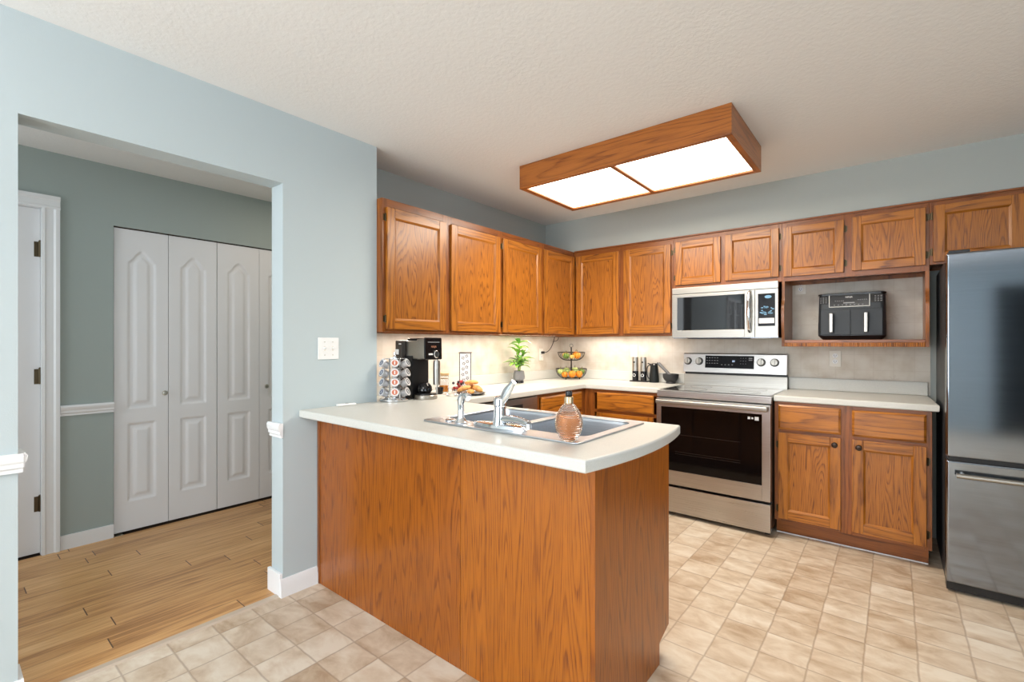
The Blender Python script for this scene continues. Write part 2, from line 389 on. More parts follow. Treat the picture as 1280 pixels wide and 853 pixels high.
def text_obj(name, txt, size, mat, parent, loc, rot, extrude=0.0006, align='CENTER'):
    cu = bpy.data.curves.new(name, 'FONT'); cu.body = txt; cu.size = size; cu.extrude = extrude
    cu.align_x = align; cu.align_y = 'CENTER'
    t = bpy.data.objects.new(name, cu); C.objects.link(t)
    dg = bpy.context.evaluated_depsgraph_get()
    me = bpy.data.meshes.new_from_object(t.evaluated_get(dg)); bpy.data.objects.remove(t)
    me.materials.clear(); me.materials.append(mat)
    o = bpy.data.objects.new(name, me); C.objects.link(o); o.parent = parent; o.location = loc; o.rotation_euler = rot
    return o

# ------------------------------------------------------------------ room shell
CZ = 2.423
XP, XK, XH = -2.369, -2.65, -3.954     # pale wall, kitchen left wall, hallway wall
YB, YS = 4.11, 3.79                    # back wall, bulkhead face
TOP = 2.118; UB = 1.333; ZC = 0.924
sbox('floor', tile_m, (XP - 0.03, XR, YR, YB, -0.05, 0.0), (XK, XP - 0.03, 1.55, YB, -0.05, 0.0))
sbox('floor_hallway', plank_m, (XH, XP - 0.03, -1.5, 1.55 - 0.0, -0.05, 0.001), (XH, XK - 0.12, 1.55, 2.4, -0.05, 0.001))
mb = MB(); mb.prism([(XP - 0.045, 0.0), (XP - 0.005, 0.0), (XP - 0.011, 0.007), (XP - 0.039, 0.007)], 'y', 0.19, 1.107)
struct(mb.build('trim_threshold', plain('beige_threshold_strip', (0.52, 0.43, 0.34), 0.4)))
sbox('ceiling', ceil_m, (XK - 0.12, XR, YR, YB, CZ, CZ + 0.1))
sbox('ceiling_hallway', ceil_m, (XH, XK - 0.12, -1.5, 2.4, CZ, CZ + 0.1))
OY0, OY1, OZ = 0.192, 1.107, 2.065
LW0, LW1, LZ0, LZ1 = -2.80, -1.72, 1.0, 2.12
sbox('wall_left', paint, (XP - 0.12, XP, YR, LW0, 0, CZ), (XP - 0.12, XP, LW1, OY0, 0, CZ), (XP - 0.12, XP, LW0, LW1, 0, LZ0), (XP - 0.12, XP, LW0, LW1, LZ1, CZ), (XP - 0.12, XP, OY0, OY1, OZ, CZ), (XP - 0.12, XP, OY1, 1.657, 0, CZ),
     (XK - 0.12, XP - 0.12, 1.537, 1.657, 0, CZ))
sbox('wall_left_kitchen', paint_k, (XK - 0.12, XK, 1.657, YB, 0, CZ))
sbox('wall_back', paint_k, (XK - 0.12, XR, YB, YB + 0.12, 0, CZ))
sbox('wall_back_bulkhead', paint_k, (XK, XR, YS, YB, TOP, CZ))
sbox('wall_back_tiled', splash_m, (XK, 0.185, YB - 0.004, YB, ZC, 1.75))
sbox('wall_left_tiled', splash_m, (XK, XK + 0.004, 1.657, YB - 0.004, ZC, 1.36))
# right wall with a wide window, wall behind the camera with a window and a doorway
WY0, WY1, WZ0, WZ1 = -1.9, 0.5, 0.5, 2.3
sbox('wall_right', paint, (XR, XR + 0.12, YR, WY0, 0, CZ), (XR, XR + 0.12, WY1, YB, 0, CZ), (XR, XR + 0.12, WY0, WY1, 0, WZ0), (XR, XR + 0.12, WY0, WY1, WZ1, CZ))
VX0, VX1, VZ0, VZ1 = -2.30, 0.0, 0.55, 2.15
sbox('wall_rear', paint, (XP, VX0, YR - 0.12, YR, 0, CZ), (VX1, 1.09, YR - 0.12, YR, 0, CZ), (VX0, VX1, YR - 0.12, YR, 0, VZ0),
     (VX0, VX1, YR - 0.12, YR, VZ1, CZ), (1.09, XR, YR - 0.12, YR, 2.1, CZ), (2.2, XR, YR - 0.12, YR, 0, 2.1))
sbox('wall_rear_passage', plain('passage_shade', (0.10, 0.11, 0.11), 0.7), (1.0, 2.3, YR - 1.4, YR - 1.3, 0, 2.3), (0.97, 1.09, YR - 1.3, YR - 0.12, 0, 2.3),  # shade of an unlit passage put into this dark wall colour
     (2.2, 2.32, YR - 1.3, YR - 0.12, 0, 2.3), (0.97, 2.32, YR - 1.3, YR - 0.12, 2.1, 2.2), (0.97, 2.32, YR - 1.3, YR - 0.12, -0.05, 0))
sbox('wall_fridge_side', paint_k, (1.13, 1.25, 3.3, YB, 0, TOP))
def window(name, axis, c, a0, a1, z0, z1, sgn):
    m = MB(); t = 0.05
    def B(u0, u1, w0, w1, d0=-0.02, d1=0.10):
        d0, d1 = (c + sgn * d0, c + sgn * d1)
        d0, d1 = min(d0, d1), max(d0, d1)
        if axis == 'y': m.box(u0, u1, d0, d1, w0, w1, bev=0.003)
        else: m.box(d0, d1, u0, u1, w0, w1, bev=0.003)
    B(a0, a1, z0, z0 + t); B(a0, a1, z1 - t, z1); B(a0, a0 + t, z0, z1); B(a1 - t, a1, z0, z1)
    mid = (a0 + a1) / 2; B(mid - 0.04, mid + 0.04, z0, z1)
    o = struct(m.build(name, white_trim))
    m = MB(); k = 6
    for i in range(1, k):
        if i == k // 2: continue
        u = a0 + (a1 - a0) * i / k
        if axis == 'y': m.box(u - .01, u + .01, min(c + sgn * .04, c + sgn * .06), max(c + sgn * .04, c + sgn * .06), z0 + t, z1 - t)
        else: m.box(min(c + sgn * .04, c + sgn * .06), max(c + sgn * .04, c + sgn * .06), u - .01, u + .01, z0 + t, z1 - t)
    for i in range(1, 4):
        zz = z0 + (z1 - z0) * i / 4
        if axis == 'y': m.box(a0 + t, a1 - t, min(c + sgn * .04, c + sgn * .06), max(c + sgn * .04, c + sgn * .06), zz - .01, zz + .01)
        else: m.box(min(c + sgn * .04, c + sgn * .06), max(c + sgn * .04, c + sgn * .06), a0 + t, a1 - t, zz - .01, zz + .01)
    g = m.build('window_grille', white_trim, o)
    m = MB()
    if axis == 'y': m.box(a0 + t, a1 - t, min(c + sgn * .065, c + sgn * .07), max(c + sgn * .065, c + sgn * .07), z0 + t, z1 - t)
    else: m.box(min(c + sgn * .065, c + sgn * .07), max(c + sgn * .065, c + sgn * .07), a0 + t, a1 - t, z0 + t, z1 - t)
    m.build('window_pane', pane_m, o)
window('window_1', 'y', YR, VX0, VX1, VZ0, VZ1, -1)
window('window_3', 'x', XP, LW0, LW1, LZ0, LZ1, -1)
window('window_2', 'x', XR, WY0, WY1, WZ0, WZ1, 1)
# hallway shell
DY0, DY1, DZ = -0.39, 0.418, 2.075
BY0, BY1, BZ = 0.752, 1.975, 2.035
sbox('wall_hallway', paint_h, (XH - 0.12, XH, -1.5, DY0, 0, CZ), (XH - 0.12, XH, DY0, DY1, DZ, CZ), (XH - 0.12, XH, DY1, BY0, 0, CZ), (XH - 0.12, XH, BY0, BY1, BZ, CZ), (XH - 0.12, XH, BY1, 2.4, 0, CZ))
sbox('wall_hallway_end', paint_h, (XH, XK - 0.12, 2.4, 2.52, 0, CZ))
sbox('wall_hallway_near_end', paint_h, (XH, XP - 0.12, -1.62, -1.5, 0, CZ))
sbox('wall_closet_inside', dark_gap, (XH - 0.5, XH - 0.45, BY0 - 0.05, BY1 + 0.05, 0, BZ + 0.1), (XH - 0.45, XH - 0.12, BY0 - 0.02, BY0, 0, BZ), (XH - 0.45, XH - 0.12, BY0, BY1, BZ, BZ + 0.02), (XH - 0.45, XH - 0.12, BY1, BY1 + .02, 0, BZ), (XH - 0.45, XH, BY0, BY1, -0.02, 0.0005))
sbox('wall_door_light_block', dark_gap, (XH - 0.2, XH - 0.14, DY0 - 0.1, DY1 + 0.1, -0.02, DZ + 0.1), (XH - 0.14, XH, DY0, DY1, -0.03, 0.0))  # unseen box added to keep sky light out of the door gap
# flat hallway door with casing
d1 = struct(MB().box(XH - 0.055, XH - 0.02, DY0 + 0.003, DY1 - 0.004, 0.012, DZ - 0.004, bev=0.001).build('door_1', white_door))
m = MB()
for y, s_ in ((DY1, 1), (DY0, -1)):
    prof = [(0, 0), (0, 0.018), (0.012, 0.020), (0.022, 0.014), (0.05, 0.014), (0.06, 0.022), (0.078, 0.022), (0.080, 0)]
    m.prism([(XH + b, y + s_ * a) for a, b in prof], 'z', 0, DZ)
prof = [(0, 0), (0, 0.018), (0.012, 0.020), (0.022, 0.014), (0.05, 0.014), (0.06, 0.022), (0.078, 0.022), (0.080, 0)]
m.prism([(XH + b, DZ + a) for a, b in prof], 'y', DY0 - 0.08, DY1 + 0.08)
m.box(XH - 0.12, XH - 0.001, DY1 - 0.003, DY1, 0, DZ); m.box(XH - 0.12, XH - 0.001, DY0, DY0 + 0.003, 0, DZ); m.box(XH - 0.12, XH - 0.001, DY0, DY1, DZ - 0.003, DZ)
m.build('door_casing', white_trim, d1)
for hz in (1.828, 1.067, 0.306):
    m = MB(); m.tube([(XH - 0.012, DY1 - 0.004, hz - 0.045), (XH - 0.012, DY1 - 0.004, hz + 0.045)], 0.008, 10)
    m.box(XH - 0.022, XH - 0.018, DY1 - 0.030, DY1 - 0.004, hz - 0.045, hz + 0.045)
    m.sphere((XH - 0.012, DY1 - 0.004, hz + 0.048), 0.008, 8); m.build('door_hinge', brass_old, d1)
# bifold closet doors with moulded panels
def bifold_leaf(y0, y1, parent, open_dx=0.0):
    W, Hh = y1 - y0, BZ - 0.022
    nu, nw = 52, 300
    def arch(u, a0, a1, z, amp):
        t = (u - a0) / (a1 - a0); t = min(max(t, 0), 1)
        s = 0.5 - 0.5 * math.cos(2 * PI * t)
        return z + amp * (s ** 1.0)
    def prof(d):
        if d <= 0: return 0
        if d < 0.010: return -0.009 * (d / 0.010)
        if d < 0.030: return -0.009 + 0.0 * d
        if d < 0.048: return -0.009 + 0.008 * ((d - 0.030) / 0.018)
        return -0.001
    a0, a1 = 0.072, W - 0.072
    def depth(u, w):
        best = 0
        for (z0, z1, amp) in ((0.195, 0.715, 0.0), (0.815, 1.80, 0.075)):
            zt = arch(u, a0, a1, z1, amp) if amp else z1
            d = min(u - a0, a1 - u, w - z0, (zt - w) * (0.8 if amp else 1))
            if d > 0: best = prof(d)
        return best
    bm = bmesh.new(); grid = []
    for j in range(nw + 1):
        w_ = Hh * j / nw
        grid.append([bm.verts.new((XH - 0.018 + depth(W * i / nu, w_), y0 + W * i / nu, 0.015 + w_)) for i in range(nu + 1)])
    for j in range(nw):
        for i in range(nu): bm.faces.new([grid[j][i], grid[j][i + 1], grid[j + 1][i + 1], grid[j + 1][i]])
    m = MB(); m.merge(bm); m.box(XH - 0.045, XH - 0.028, y0, y1, 0.015, 0.015 + Hh)
    e = 0.0004
    for a, b in ((y0, y0 + 0.001), (y1 - 0.001, y1)): m.box(XH - 0.03, XH - 0.0181, a, b, 0.015, 0.015 + Hh)
    m.box(XH - 0.03, XH - 0.0181, y0, y1, 0.015, 0.016)
    o = m.build('door_leaf', white_door, parent, angle=50); return o
d2 = bpy.data.objects.new('door_2', None); C.objects.link(d2); struct(d2)
ys = [BY0 + 0.004, 1.056, 1.362, 1.668, BY1 - 0.004]
for i in range(4):
    g = 0.0015 if i != 2 else 0.003
    lf = bifold_leaf(ys[i] + g, ys[i + 1] - 0.0015, d2)
for ky in (1.030, 1.716):
    MB().lathe([(0.006, 0), (0.006, 0.012), (0.013, 0.016), (0.017, 0.024), (0.014, 0.032), (0, 0.035)], (XH - 0.018, ky, 0.92), 20, axis='x').build('door_knob', nickel, d2)
MB().box(XH - 0.045, XH - 0.012, BY0, BY1, BZ - 0.006, BZ - 0.001).build('door_track', dark_gap, d2)
MB().box(XH - 0.03, XH + 0.012, BY0 + 0.004, BY0 + 0.05, 0.0012, 0.005).build('floor_pivot', nickel, d2)
# trims
def rail_profile(h):      # (out, up)
    return [(0, 0), (0.010, 0.0), (0.010, 0.012), (0.016, 0.018), (0.016, 0.032), (0.022, 0.040), (0.024, h - 0.010), (0.018, h), (0, h)]
def rail_y(name, x, sgn, y0, y1, z, h):
    m = MB(); m.prism([(x + sgn * o, z + u) for o, u in rail_profile(h)], 'y', y0, y1); return struct(m.build(name, white_trim))
rail_y('trim_1', XH, 1, 0.498, BY0, 0.820, 0.064)
m = MB()
m.prism([(XP + o, 0.814 + u) for o, u in rail_profile(0.066)], 'y', YR, OY0 + 0.012)
m.prism([(OY0 + o, 0.814 + u) for o, u in rail_profile(0.066)], 'x', XP - 0.12, XP + 0.012)
struct(m.build('trim_2', white_trim))
m = MB(); m.prism([(OY1 - o, 0.792 + u) for o, u in rail_profile(0.072)], 'x', XP - 0.125, XP + 0.004)
struct(m.build('trim_3', white_trim))
def base_profile(h=0.086): return [(0, 0), (0.014, 0), (0.014, h * 0.60), (0.010, h * 0.72), (0.010, h * 0.88), (0.005, h), (0, h)]
m = MB(); m.prism([(XP + o, u) for o, u in base_profile(0.09)], 'y', OY1 - 0.014, 1.285); struct(m.build('baseboard_left', white_trim))
m = MB(); m.box(XP - 0.135, XP + 0.0, OY1 - 0.016, OY1, 0, 0.115, bev=0.003); struct(m.build('baseboard_opening', white_trim))
m = MB(); m.prism([(XP + o, u) for o, u in base_profile(0.09)], 'y', YR, OY0 + 0.014); m.box(XP - 0.12, XP, OY0, OY0 + 0.014, 0, 0.09, bev=0.002); struct(m.build('baseboard_left_near', white_trim))
m = MB(); m.box(XH, XH + 0.012, 0.498, BY0, 0, 0.088, bev=0.002); struct(m.build('baseboard_hallway', white_trim))
m = MB(); m.prism([(YS, TOP - 0.004), (YS - 0.022, TOP - 0.004), (YS - 0.022, TOP + 0.004), (YS - 0.006, TOP + 0.010), (YS, TOP + 0.010)], 'x', -2.31, 1.13)
struct(m.build('trim_4', oak_frame_x))

# ------------------------------------------------------------------ cabinets
def door(parent, x0, x1, z0, z1, yf=0.0, hinge=None, knob=None, t=0.019, sw=0.056, hz=None):
    """front faces -y; door stands on the face frame plane y = yf"""
    m = MB()
    m.box(x0, x0 + sw, yf - t, yf, z0, z1, 0, bev=0.003)
    m.box(x1 - sw, x1, yf - t, yf, z0, z1, 0, bev=0.003)
    m.box(x0 + sw, x1 - sw, yf - t, yf, z1 - sw, z1, 1, bev=0.002)
    m.box(x0 + sw, x1 - sw, yf - t, yf, z0, z0 + sw, 1, bev=0.002)
    # inner bead
    b = 0.010
    a0, a1, c0, c1 = x0 + sw, x1 - sw, z0 + sw, z1 - sw
    m.prism([(a0, yf - t + 0.002), (a0 + b, yf - t + 0.009), (a0 + b, yf), (a0, yf)], 'z', c0, c1, 0)
    m.prism([(a1, yf - t + 0.002), (a1 - b, yf - t + 0.009), (a1 - b, yf), (a1, yf)], 'z', c0, c1, 0)
    m.prism([(yf - t + 0.002, c0), (yf - t + 0.009, c0 + b), (yf, c0 + b), (yf, c0)], 'x', a0, a1, 1)
    m.prism([(yf - t + 0.002, c1), (yf - t + 0.009, c1 - b), (yf, c1 - b), (yf, c1)], 'x', a0, a1, 1)
    m.box(a0 + 0.004, a1 - 0.004, yf - t + 0.011, yf - 0.001, c0 + 0.004, c1 - 0.004, 2)
    o = m.build('door', [oak_z, oak_x, oak_panel], parent)
    if hinge:
        hx = x0 if hinge == 'l' else x1; s = -1 if hinge == 'l' else 1
        for z in (hz or (z0 + 0.06, z1 - 0.06)):
            h = MB(); h.tube([(hx + s * 0.005, yf - 0.008, z - 0.022), (hx + s * 0.005, yf - 0.008, z + 0.022)], 0.0045, 8)
            h.box(min(hx + s * .005, hx + s * .017), max(hx + s * .005, hx + s * .017), yf - 0.003, yf - 0.0005, z - 0.018, z + 0.018)
            h.build('hinge', brass_old, o)
    if knob:
        k = MB(); k.lathe([(0.015, 0), (0.015, 0.003), (0.006, 0.005), (0.006, 0.014), (0.012, 0.018), (0.017, 0.023), (0.014, 0.030), (0.004, 0.032), (0, 0.032)], (knob[0], yf - t, knob[1]), 20, axis='-y')
        k.build('knob', bronze, o)
    return o
def drawer(parent, x0, x1, z0, z1, yf=0.0, t=0.019):
    m = MB(); b = 0.012
    A = [(x0, z0), (x1, z0), (x1, z1), (x0, z1)]
    bm = bmesh.new()
    def ring(off, y): return [bm.verts.new((x0 + off, y, z0 + off)), bm.verts.new((x1 - off, y, z0 + off)), bm.verts.new((x1 - off, y, z1 - off)), bm.verts.new((x0 + off, y, z1 - off))]
    rs = [ring(0, yf), ring(0, yf - t + 0.007), ring(0.006, yf - t + 0.003), ring(0.012, yf - t)]
    for a, c in zip(rs, rs[1:]):
        for i in range(4): bm.faces.new([a[i], a[(i + 1) % 4], c[(i + 1) % 4], c[i]])
    bm.faces.new(rs[0]); bm.faces.new(rs[-1]); m.merge(bm)
    return m.build('drawer_front', oak_x, parent, angle=20)
def cabinet(name, label, loc, rz, W, depth, z0, z1, cols, kind='upper', left_side=True, rail=0.045, group=None, cat='cabinet'):
    """local frame: x 0..W, front at y = 0, back at y = depth"""
    t = thing(name, label, cat, loc, rz, group)
    m = MB()
    sd = 0.018
    m.box(0, sd, 0.019, depth, z0, z1, 0); m.box(W - sd, W, 0.019, depth, z0, z1, 0)
    m.box(sd, W - sd, depth - 0.008, depth, z0, z1, 0)
    m.box(sd, W - sd, 0.019, depth - 0.008, z0 + 0.024, z0 + 0.036, 0)
    m.box(sd, W - sd, 0.019, depth - 0.008, z1 - 0.018, z1, 0)
    m.build('body', [oak_side], t)
    f = MB()
    # face frame: uprights at the ends and between the doors, rails at top and bottom
    ups = cols
    for a, b in ups: f.box(a, b, 0, 0.019, z0, z1, 0, bev=0.001)
    for (a, b), (c, d) in zip(ups, ups[1:]):
        f.box(b, c, 0.0005, 0.019, z0, z0 + rail, 1); f.box(b, c, 0.0005, 0.019, z1 - rail, z1, 1)
    f.build('face_frame', [oak_frame, oak_frame_x], t)
    return t
UD = YB - 0.005 - 3.785     # upper depth
# left row (fronts face +x): local x = world y, origin on the front plane
XU = -2.32
LD = XU - (XK + 0.001)
R90 = PI / 2
tL1 = cabinet('wall_cabinet', 'honey oak two-door wall cabinet at the left end beside the pale wall', (XU, 1.66, 0), R90, 1.06, LD, UB, TOP, [(0, 0.040), (0.475, 0.555), (1.03, 1.06)])
door(tL1, 0.022, 0.488, 1.350, 2.066, hinge='l'); door(tL1, 0.540, 1.043, 1.350, 2.066, hinge='r')
tL2 = cabinet('wall_cabinet', 'honey oak two-door wall cabinet above the potted plant, running into the corner', (XU, 2.72, 0), R90, 1.388, LD, UB, TOP, [(0, 0.03), (0.51, 0.575), (1.03, 1.12)])
door(tL2, 0.018, 0.520, 1.350, 2.066, hinge='l'); door(tL2, 0.560, 1.043, 1.350, 2.066, hinge='r')
# back row
XC = XU + 0.001
YU = 3.785
tB1 = cabinet('wall_cabinet', 'tall two-door oak wall cabinet on the back wall left of the microwave', (XC, YU, 0), 0, -1.386 - XC, UD, UB, TOP, [(0, 0.042), (0.45, 0.515), (0.905, 0.933)])
door(tB1, 0.030, 0.458, 1.352, 2.070, hinge='l'); door(tB1, 0.505, 0.915, 1.352, 2.070, hinge='r', hz=(1.41, 2.0))
tB2 = cabinet('wall_cabinet', 'short two-door oak wall cabinet directly above the microwave', (-1.385, YU, 0), 0, 0.769, UD, 1.703, TOP, [(0, 0.035), (0.35, 0.40), (0.735, 0.769)], rail=0.05)
door(tB2, 0.020, 0.362, 1.733, 2.078, hinge='l', sw=0.05); door(tB2, 0.396, 0.753, 1.738, 2.082, hinge='r', sw=0.05)
tB3 = cabinet('wall_cabinet', 'two-door oak wall cabinet with an open shelf holding the air fryer', (-0.615, YU, 0), 0, 0.78, UD, 1.703, TOP, [(0, 0.03), (0.34, 0.42), (0.74, 0.78)], rail=0.05)
door(tB3, 0.013, 0.360, 1.733, 2.078, hinge='r', sw=0.05); door(tB3, 0.402, 0.763, 1.738, 2.085, hinge='r', sw=0.05)
def bracket(x0, x1):
    pts = [(0.0, 1.703), (0.0, 1.60)]
    for i in range(13):
        a = i / 12; pts.append((0.0 - 0.030 * math.sin(a * PI / 2) ** 2 + (0 if a < 1 else 0), 1.60 - 0.10 * a + 0.0))
    pts += [(-0.030, 1.44), (-0.022, 1.36), (-0.010, 1.31), (-0.006, 1.244), (UD, 1.244), (UD, 1.703)]
    return MB().prism(pts, 'x', x0, x1)
bracket(0.0, 0.018).build('shelf_side', oak_side, tB3); bracket(0.762, 0.78).build('shelf_side', oak_side, tB3)
m = MB(); m.box(0.018, 0.762, -0.004, UD, 1.270, 1.290, 0, bev=0.002)
m.build('open_shelf', oak_frame_x, tB3)
m = MB(); m.box(0.018, 0.762, -0.006, 0.012, 1.244, 1.270, 0, bev=0.001)
x = 0.022
while x < 0.758:
    m.tube([(x, -0.0065, 1.2455), (x, -0.0065, 1.2690)], 0.0042, 8); x += 0.0105
m.build('shelf_lip', oak_z, tB3)
tB4 = cabinet('wall_cabinet', 'oak wall cabinet above the refrigerator', (0.166, YU, 0), 0, 0.963, UD, 1.738, TOP, [(0, 0.03), (0.385, 0.43), (0.80, 0.963)], rail=0.05)
tB4.location.y = YU
door(tB4, 0.016, 0.392, 1.752, 2.088, hinge='l', sw=0.052); door(tB4, 0.424, 0.81, 1.752, 2.088, hinge='r', sw=0.052)
# base cabinet right of the range
YF = 3.53
def toe(t, W, depth=0.57, mat=oak_frame_x):
    MB().box(0.001, W - 0.012, 0.065, 0.08, 0.0, 0.1).build('toe_kick', mat, t)
bR = cabinet('base_cabinet', 'oak base cabinet with two drawers and two doors between range and refrigerator', (-0.616, YF, 0), 0, 0.782, YB - YF - 0.002, 0.1, 0.884, [(0, 0.035), (0.355, 0.425), (0.748, 0.782)], rail=0.03)
MB().box(0.035, 0.748, 0.0005, 0.019, 0.678, 0.708).build('middle_rail', oak_frame_x, bR)
toe(bR, 0.782)
drawer(bR, 0.024, 0.362, 0.703, 0.864); drawer(bR, 0.418, 0.758, 0.703, 0.862)
door(bR, 0.024, 0.362, 0.118, 0.682, hinge='l', knob=(0.332, 0.640), hz=(0.18, 0.60)); door(bR, 0.418, 0.758, 0.122, 0.682, hinge='r', knob=(0.452, 0.640), hz=(0.19, 0.60))
# small trim strip of paler vinyl at the toe kick
sbox('baseboard_back', white_trim, (-0.615, 0.152, YF + 0.060, YF + 0.0645, 0, 0.006))
# back base cabinet left of the range (corner)
XB = -2.065
bC = cabinet('base_cabinet', 'oak base cabinet with wide drawer left of the range in the corner', (XB + 0.001, YF, 0), 0, -1.392 - XB - 0.001, YB - YF - 0.002, 0.1, 0.884, [(0, 0.10), (0.640, 0.672)], rail=0.03)
MB().box(0.10, 0.640, 0.0005, 0.019, 0.690, 0.715).build('middle_rail', oak_frame_x, bC)
toe(bC, 0.67)
drawer(bC, 0.128, 0.622, 0.715, 0.862); door(bC, 0.128, 0.622, 0.118, 0.690, hinge='l', knob=(0.595, 0.645))
# left base cabinet next to dishwasher, fronts face +x
bL = cabinet('base_cabinet', 'oak base cabinet beside the dishwasher under the left worktop', (XB, 2.835, 0), R90, 0.694, XB - XK - 0.002, 0.1, 0.884, [(0, 0.035), (0.645, 0.694)], rail=0.03)
MB().box(0.035, 0.645, 0.0005, 0.019, 0.690, 0.715).build('middle_rail', oak_frame_x, bL)
toe(bL, 0.69)
drawer(bL, 0.045, 0.635, 0.715, 0.862); door(bL, 0.045, 0.635, 0.118, 0.690, hinge='r', knob=(0.075, 0.645))
bL2 = cabinet('base_cabinet', 'oak base cabinet on the left of the dishwasher behind the peninsula', (XB, 1.925, 0), R90, 0.30, XB - XK - 0.002, 0.1, 0.884, [(0, 0.03), (0.27, 0.30)], rail=0.03)
toe(bL2, 0.30); door(bL2, 0.02, 0.28, 0.118, 0.862, hinge='l', knob=(0.255, 0.80))
# dishwasher
dw = thing('dishwasher', 'stainless dishwasher built in under the left worktop', 'dishwasher', (XB, 2.228, 0), R90)
m = MB(); m.box(0.003, 0.600, 0.02, 0.56, 0.02, 0.878); m.build('body', black_pl, dw)
MB().box(0.004, 0.599, -0.012, 0.02, 0.11, 0.772, bev=0.004).build('door', steel, dw)
MB().box(0.004, 0.599, -0.018, 0.02, 0.778, 0.876, bev=0.004).build('control_panel', steel, dw)
MB().box(0.18, 0.42, -0.0185, -0.017, 0.80, 0.835).build('handle_recess', black_pl, dw)
MB().box(0.004, 0.599, 0.05, 0.06, 0.005, 0.10).build('toe_panel', black_pl, dw)

# peninsula
XE = -0.716
pen = thing('peninsula_cabinet', 'oak veneered peninsula base cabinet carrying the sink', 'cabinet', (-1.53, 1.29, 0))
ox, oy = -1.53, 1.29
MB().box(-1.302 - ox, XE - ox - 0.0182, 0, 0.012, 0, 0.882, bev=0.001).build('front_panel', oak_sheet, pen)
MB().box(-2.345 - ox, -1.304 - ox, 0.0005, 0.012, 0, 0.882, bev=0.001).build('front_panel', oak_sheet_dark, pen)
MB().box(XP + 0.002 - ox, -2.345 - ox, -0.004, 0.012, 0, 0.884, bev=0.002).build('corner_strip', oak_frame, pen)
m = MB(); m.prism([(0.0, 0.0), (0.515, 0.0), (0.515, 0.085), (0.60 + 0.010, 0.115), (0.613, 0.115), (0.613, 0.882), (0.0, 0.882)], 'x', XE - ox - 0.018, XE - ox, bev=0.0008)
m.build('end_panel', oak_end, pen)
MB().box(-2.04 - ox, XE - ox - 0.019, 0.590, 0.609, 0.1, 0.882).build('rear_face', oak_frame, pen)
MB().box(-2.04 - ox, XE - ox - 0.019, 0.500, 0.512, 0.0, 0.1).build('toe_kick', oak_frame_x, pen)
MB().box(-2.34 - ox, XE - ox - 0.02, 0.013, 0.589, 0.1, 0.116).build('cabinet_floor', oak_side, pen)
for a in (-2.03, -1.45, -1.08):
    pass
for i, (a, b) in enumerate(((-2.02, -1.61), (-1.59, -1.17), (-1.15, -0.74))):
    p_ = MB(); p_.box(a - ox, b - ox, 0.609, 0.628, 0.12, 0.862, bev=0.003); p_.build('door', oak_z, pen)

# ------------------------------------------------------------------ worktops
def curve_slab(name, loops, z0, z1, bev, mat, parent=None):
    cu = bpy.data.curves.new(name, 'CURVE'); cu.dimensions = '2D'; cu.fill_mode = 'BOTH'
    cu.extrude = (z1 - z0) / 2 - bev; cu.bevel_depth = bev; cu.bevel_resolution = 3
    for lp in loops:
        sp = cu.splines.new('POLY'); sp.points.add(len(lp) - 1); sp.use_cyclic_u = True
        for p, (x_, y_) in zip(sp.points, lp): p.co = (x_, y_, 0, 1)
    o = bpy.data.objects.new(name, cu); C.objects.link(o)
    dg = bpy.context.evaluated_depsgraph_get(); me = bpy.data.meshes.new_from_object(o.evaluated_get(dg)); bpy.data.objects.remove(o)
    bm = bmesh.new(); bm.from_mesh(me); bmesh.ops.remove_doubles(bm, verts=bm.verts, dist=1e-5)
    bmesh.ops.translate(bm, verts=bm.verts, vec=(0, 0, (z0 + z1) / 2))
    bmesh.ops.recalc_face_normals(bm, faces=bm.faces); bm.to_mesh(me); bm.free()
    me.materials.clear(); me.materials.append(mat); me.shade_smooth(); me.set_sharp_from_angle(angle=math.radians(40))
    o = bpy.data.objects.new(name, me); C.objects.link(o)
    wn = o.modifiers.new('face_weighted_normals', 'WEIGHTED_NORMAL'); wn.keep_sharp = True; wn.weight = 100
    if parent: o.parent = parent
    return o
B = 0.008
CT0 = ZC - 0.040
x1e = -0.690
# bowed end: circle through both corners and the middle
pts_end = []
for i in range(25):
    t_ = i / 24; pts_end.append((x1e - B + 0.042 * (1 - (2 * t_ - 1) ** 2), 1.19 + B + t_ * (1.965 - 1.19 - 2 * B)))
outer = [(XP + 0.001 + B, 1.19 + B)] + pts_end + [(-2.04 - B, 1.965 - B), (-2.04 - B, 3.505 + B), (-1.392 - B, 3.505 + B), (-1.392 - B, YB - 0.006 - B), (XK + 0.006 + B, YB - 0.006 - B), (XK + 0.006 + B, 1.66 + B), (XP + 0.001 + B, 1.66 + B)]
SX0, SX1, SY0, SY1 = -1.605, -0.815, 1.352, 1.905      # sink outline
hole = [(SX0 + 0.02, SY0 + 0.02), (SX0 + 0.02, SY1 - 0.02), (SX1 - 0.02, SY1 - 0.02), (SX1 - 0.02, SY0 + 0.02)]
wt = thing('worktop', 'off-white laminate worktop running over the peninsula and round the left corner', 'worktop')
curve_slab('counter_slab', [outer, hole], CT0, ZC, B, counter_m, wt)
m = MB(); m.box(XK + 0.006, XK + 0.026, 1.662, YB - 0.028, ZC + 0.0005, 1.008, bev=0.004); m.build('backsplash_strip', counter_m, wt)
m = MB(); m.box(XK + 0.006, -1.395, YB - 0.026, YB - 0.006, ZC + 0.0005, 1.008, bev=0.004); m.build('backsplash_strip', counter_m, wt)
wt2 = thing('worktop', 'short off-white laminate worktop between range and refrigerator', 'worktop')
a = [(-0.617 + B, 3.505 + B), (0.195 - B, 3.505 + B), (0.175 - B, YB - 0.006 - B), (-0.617 + B, YB - 0.006 - B)]
curve_slab('counter_slab', [a], CT0, ZC, B, counter_m, wt2)
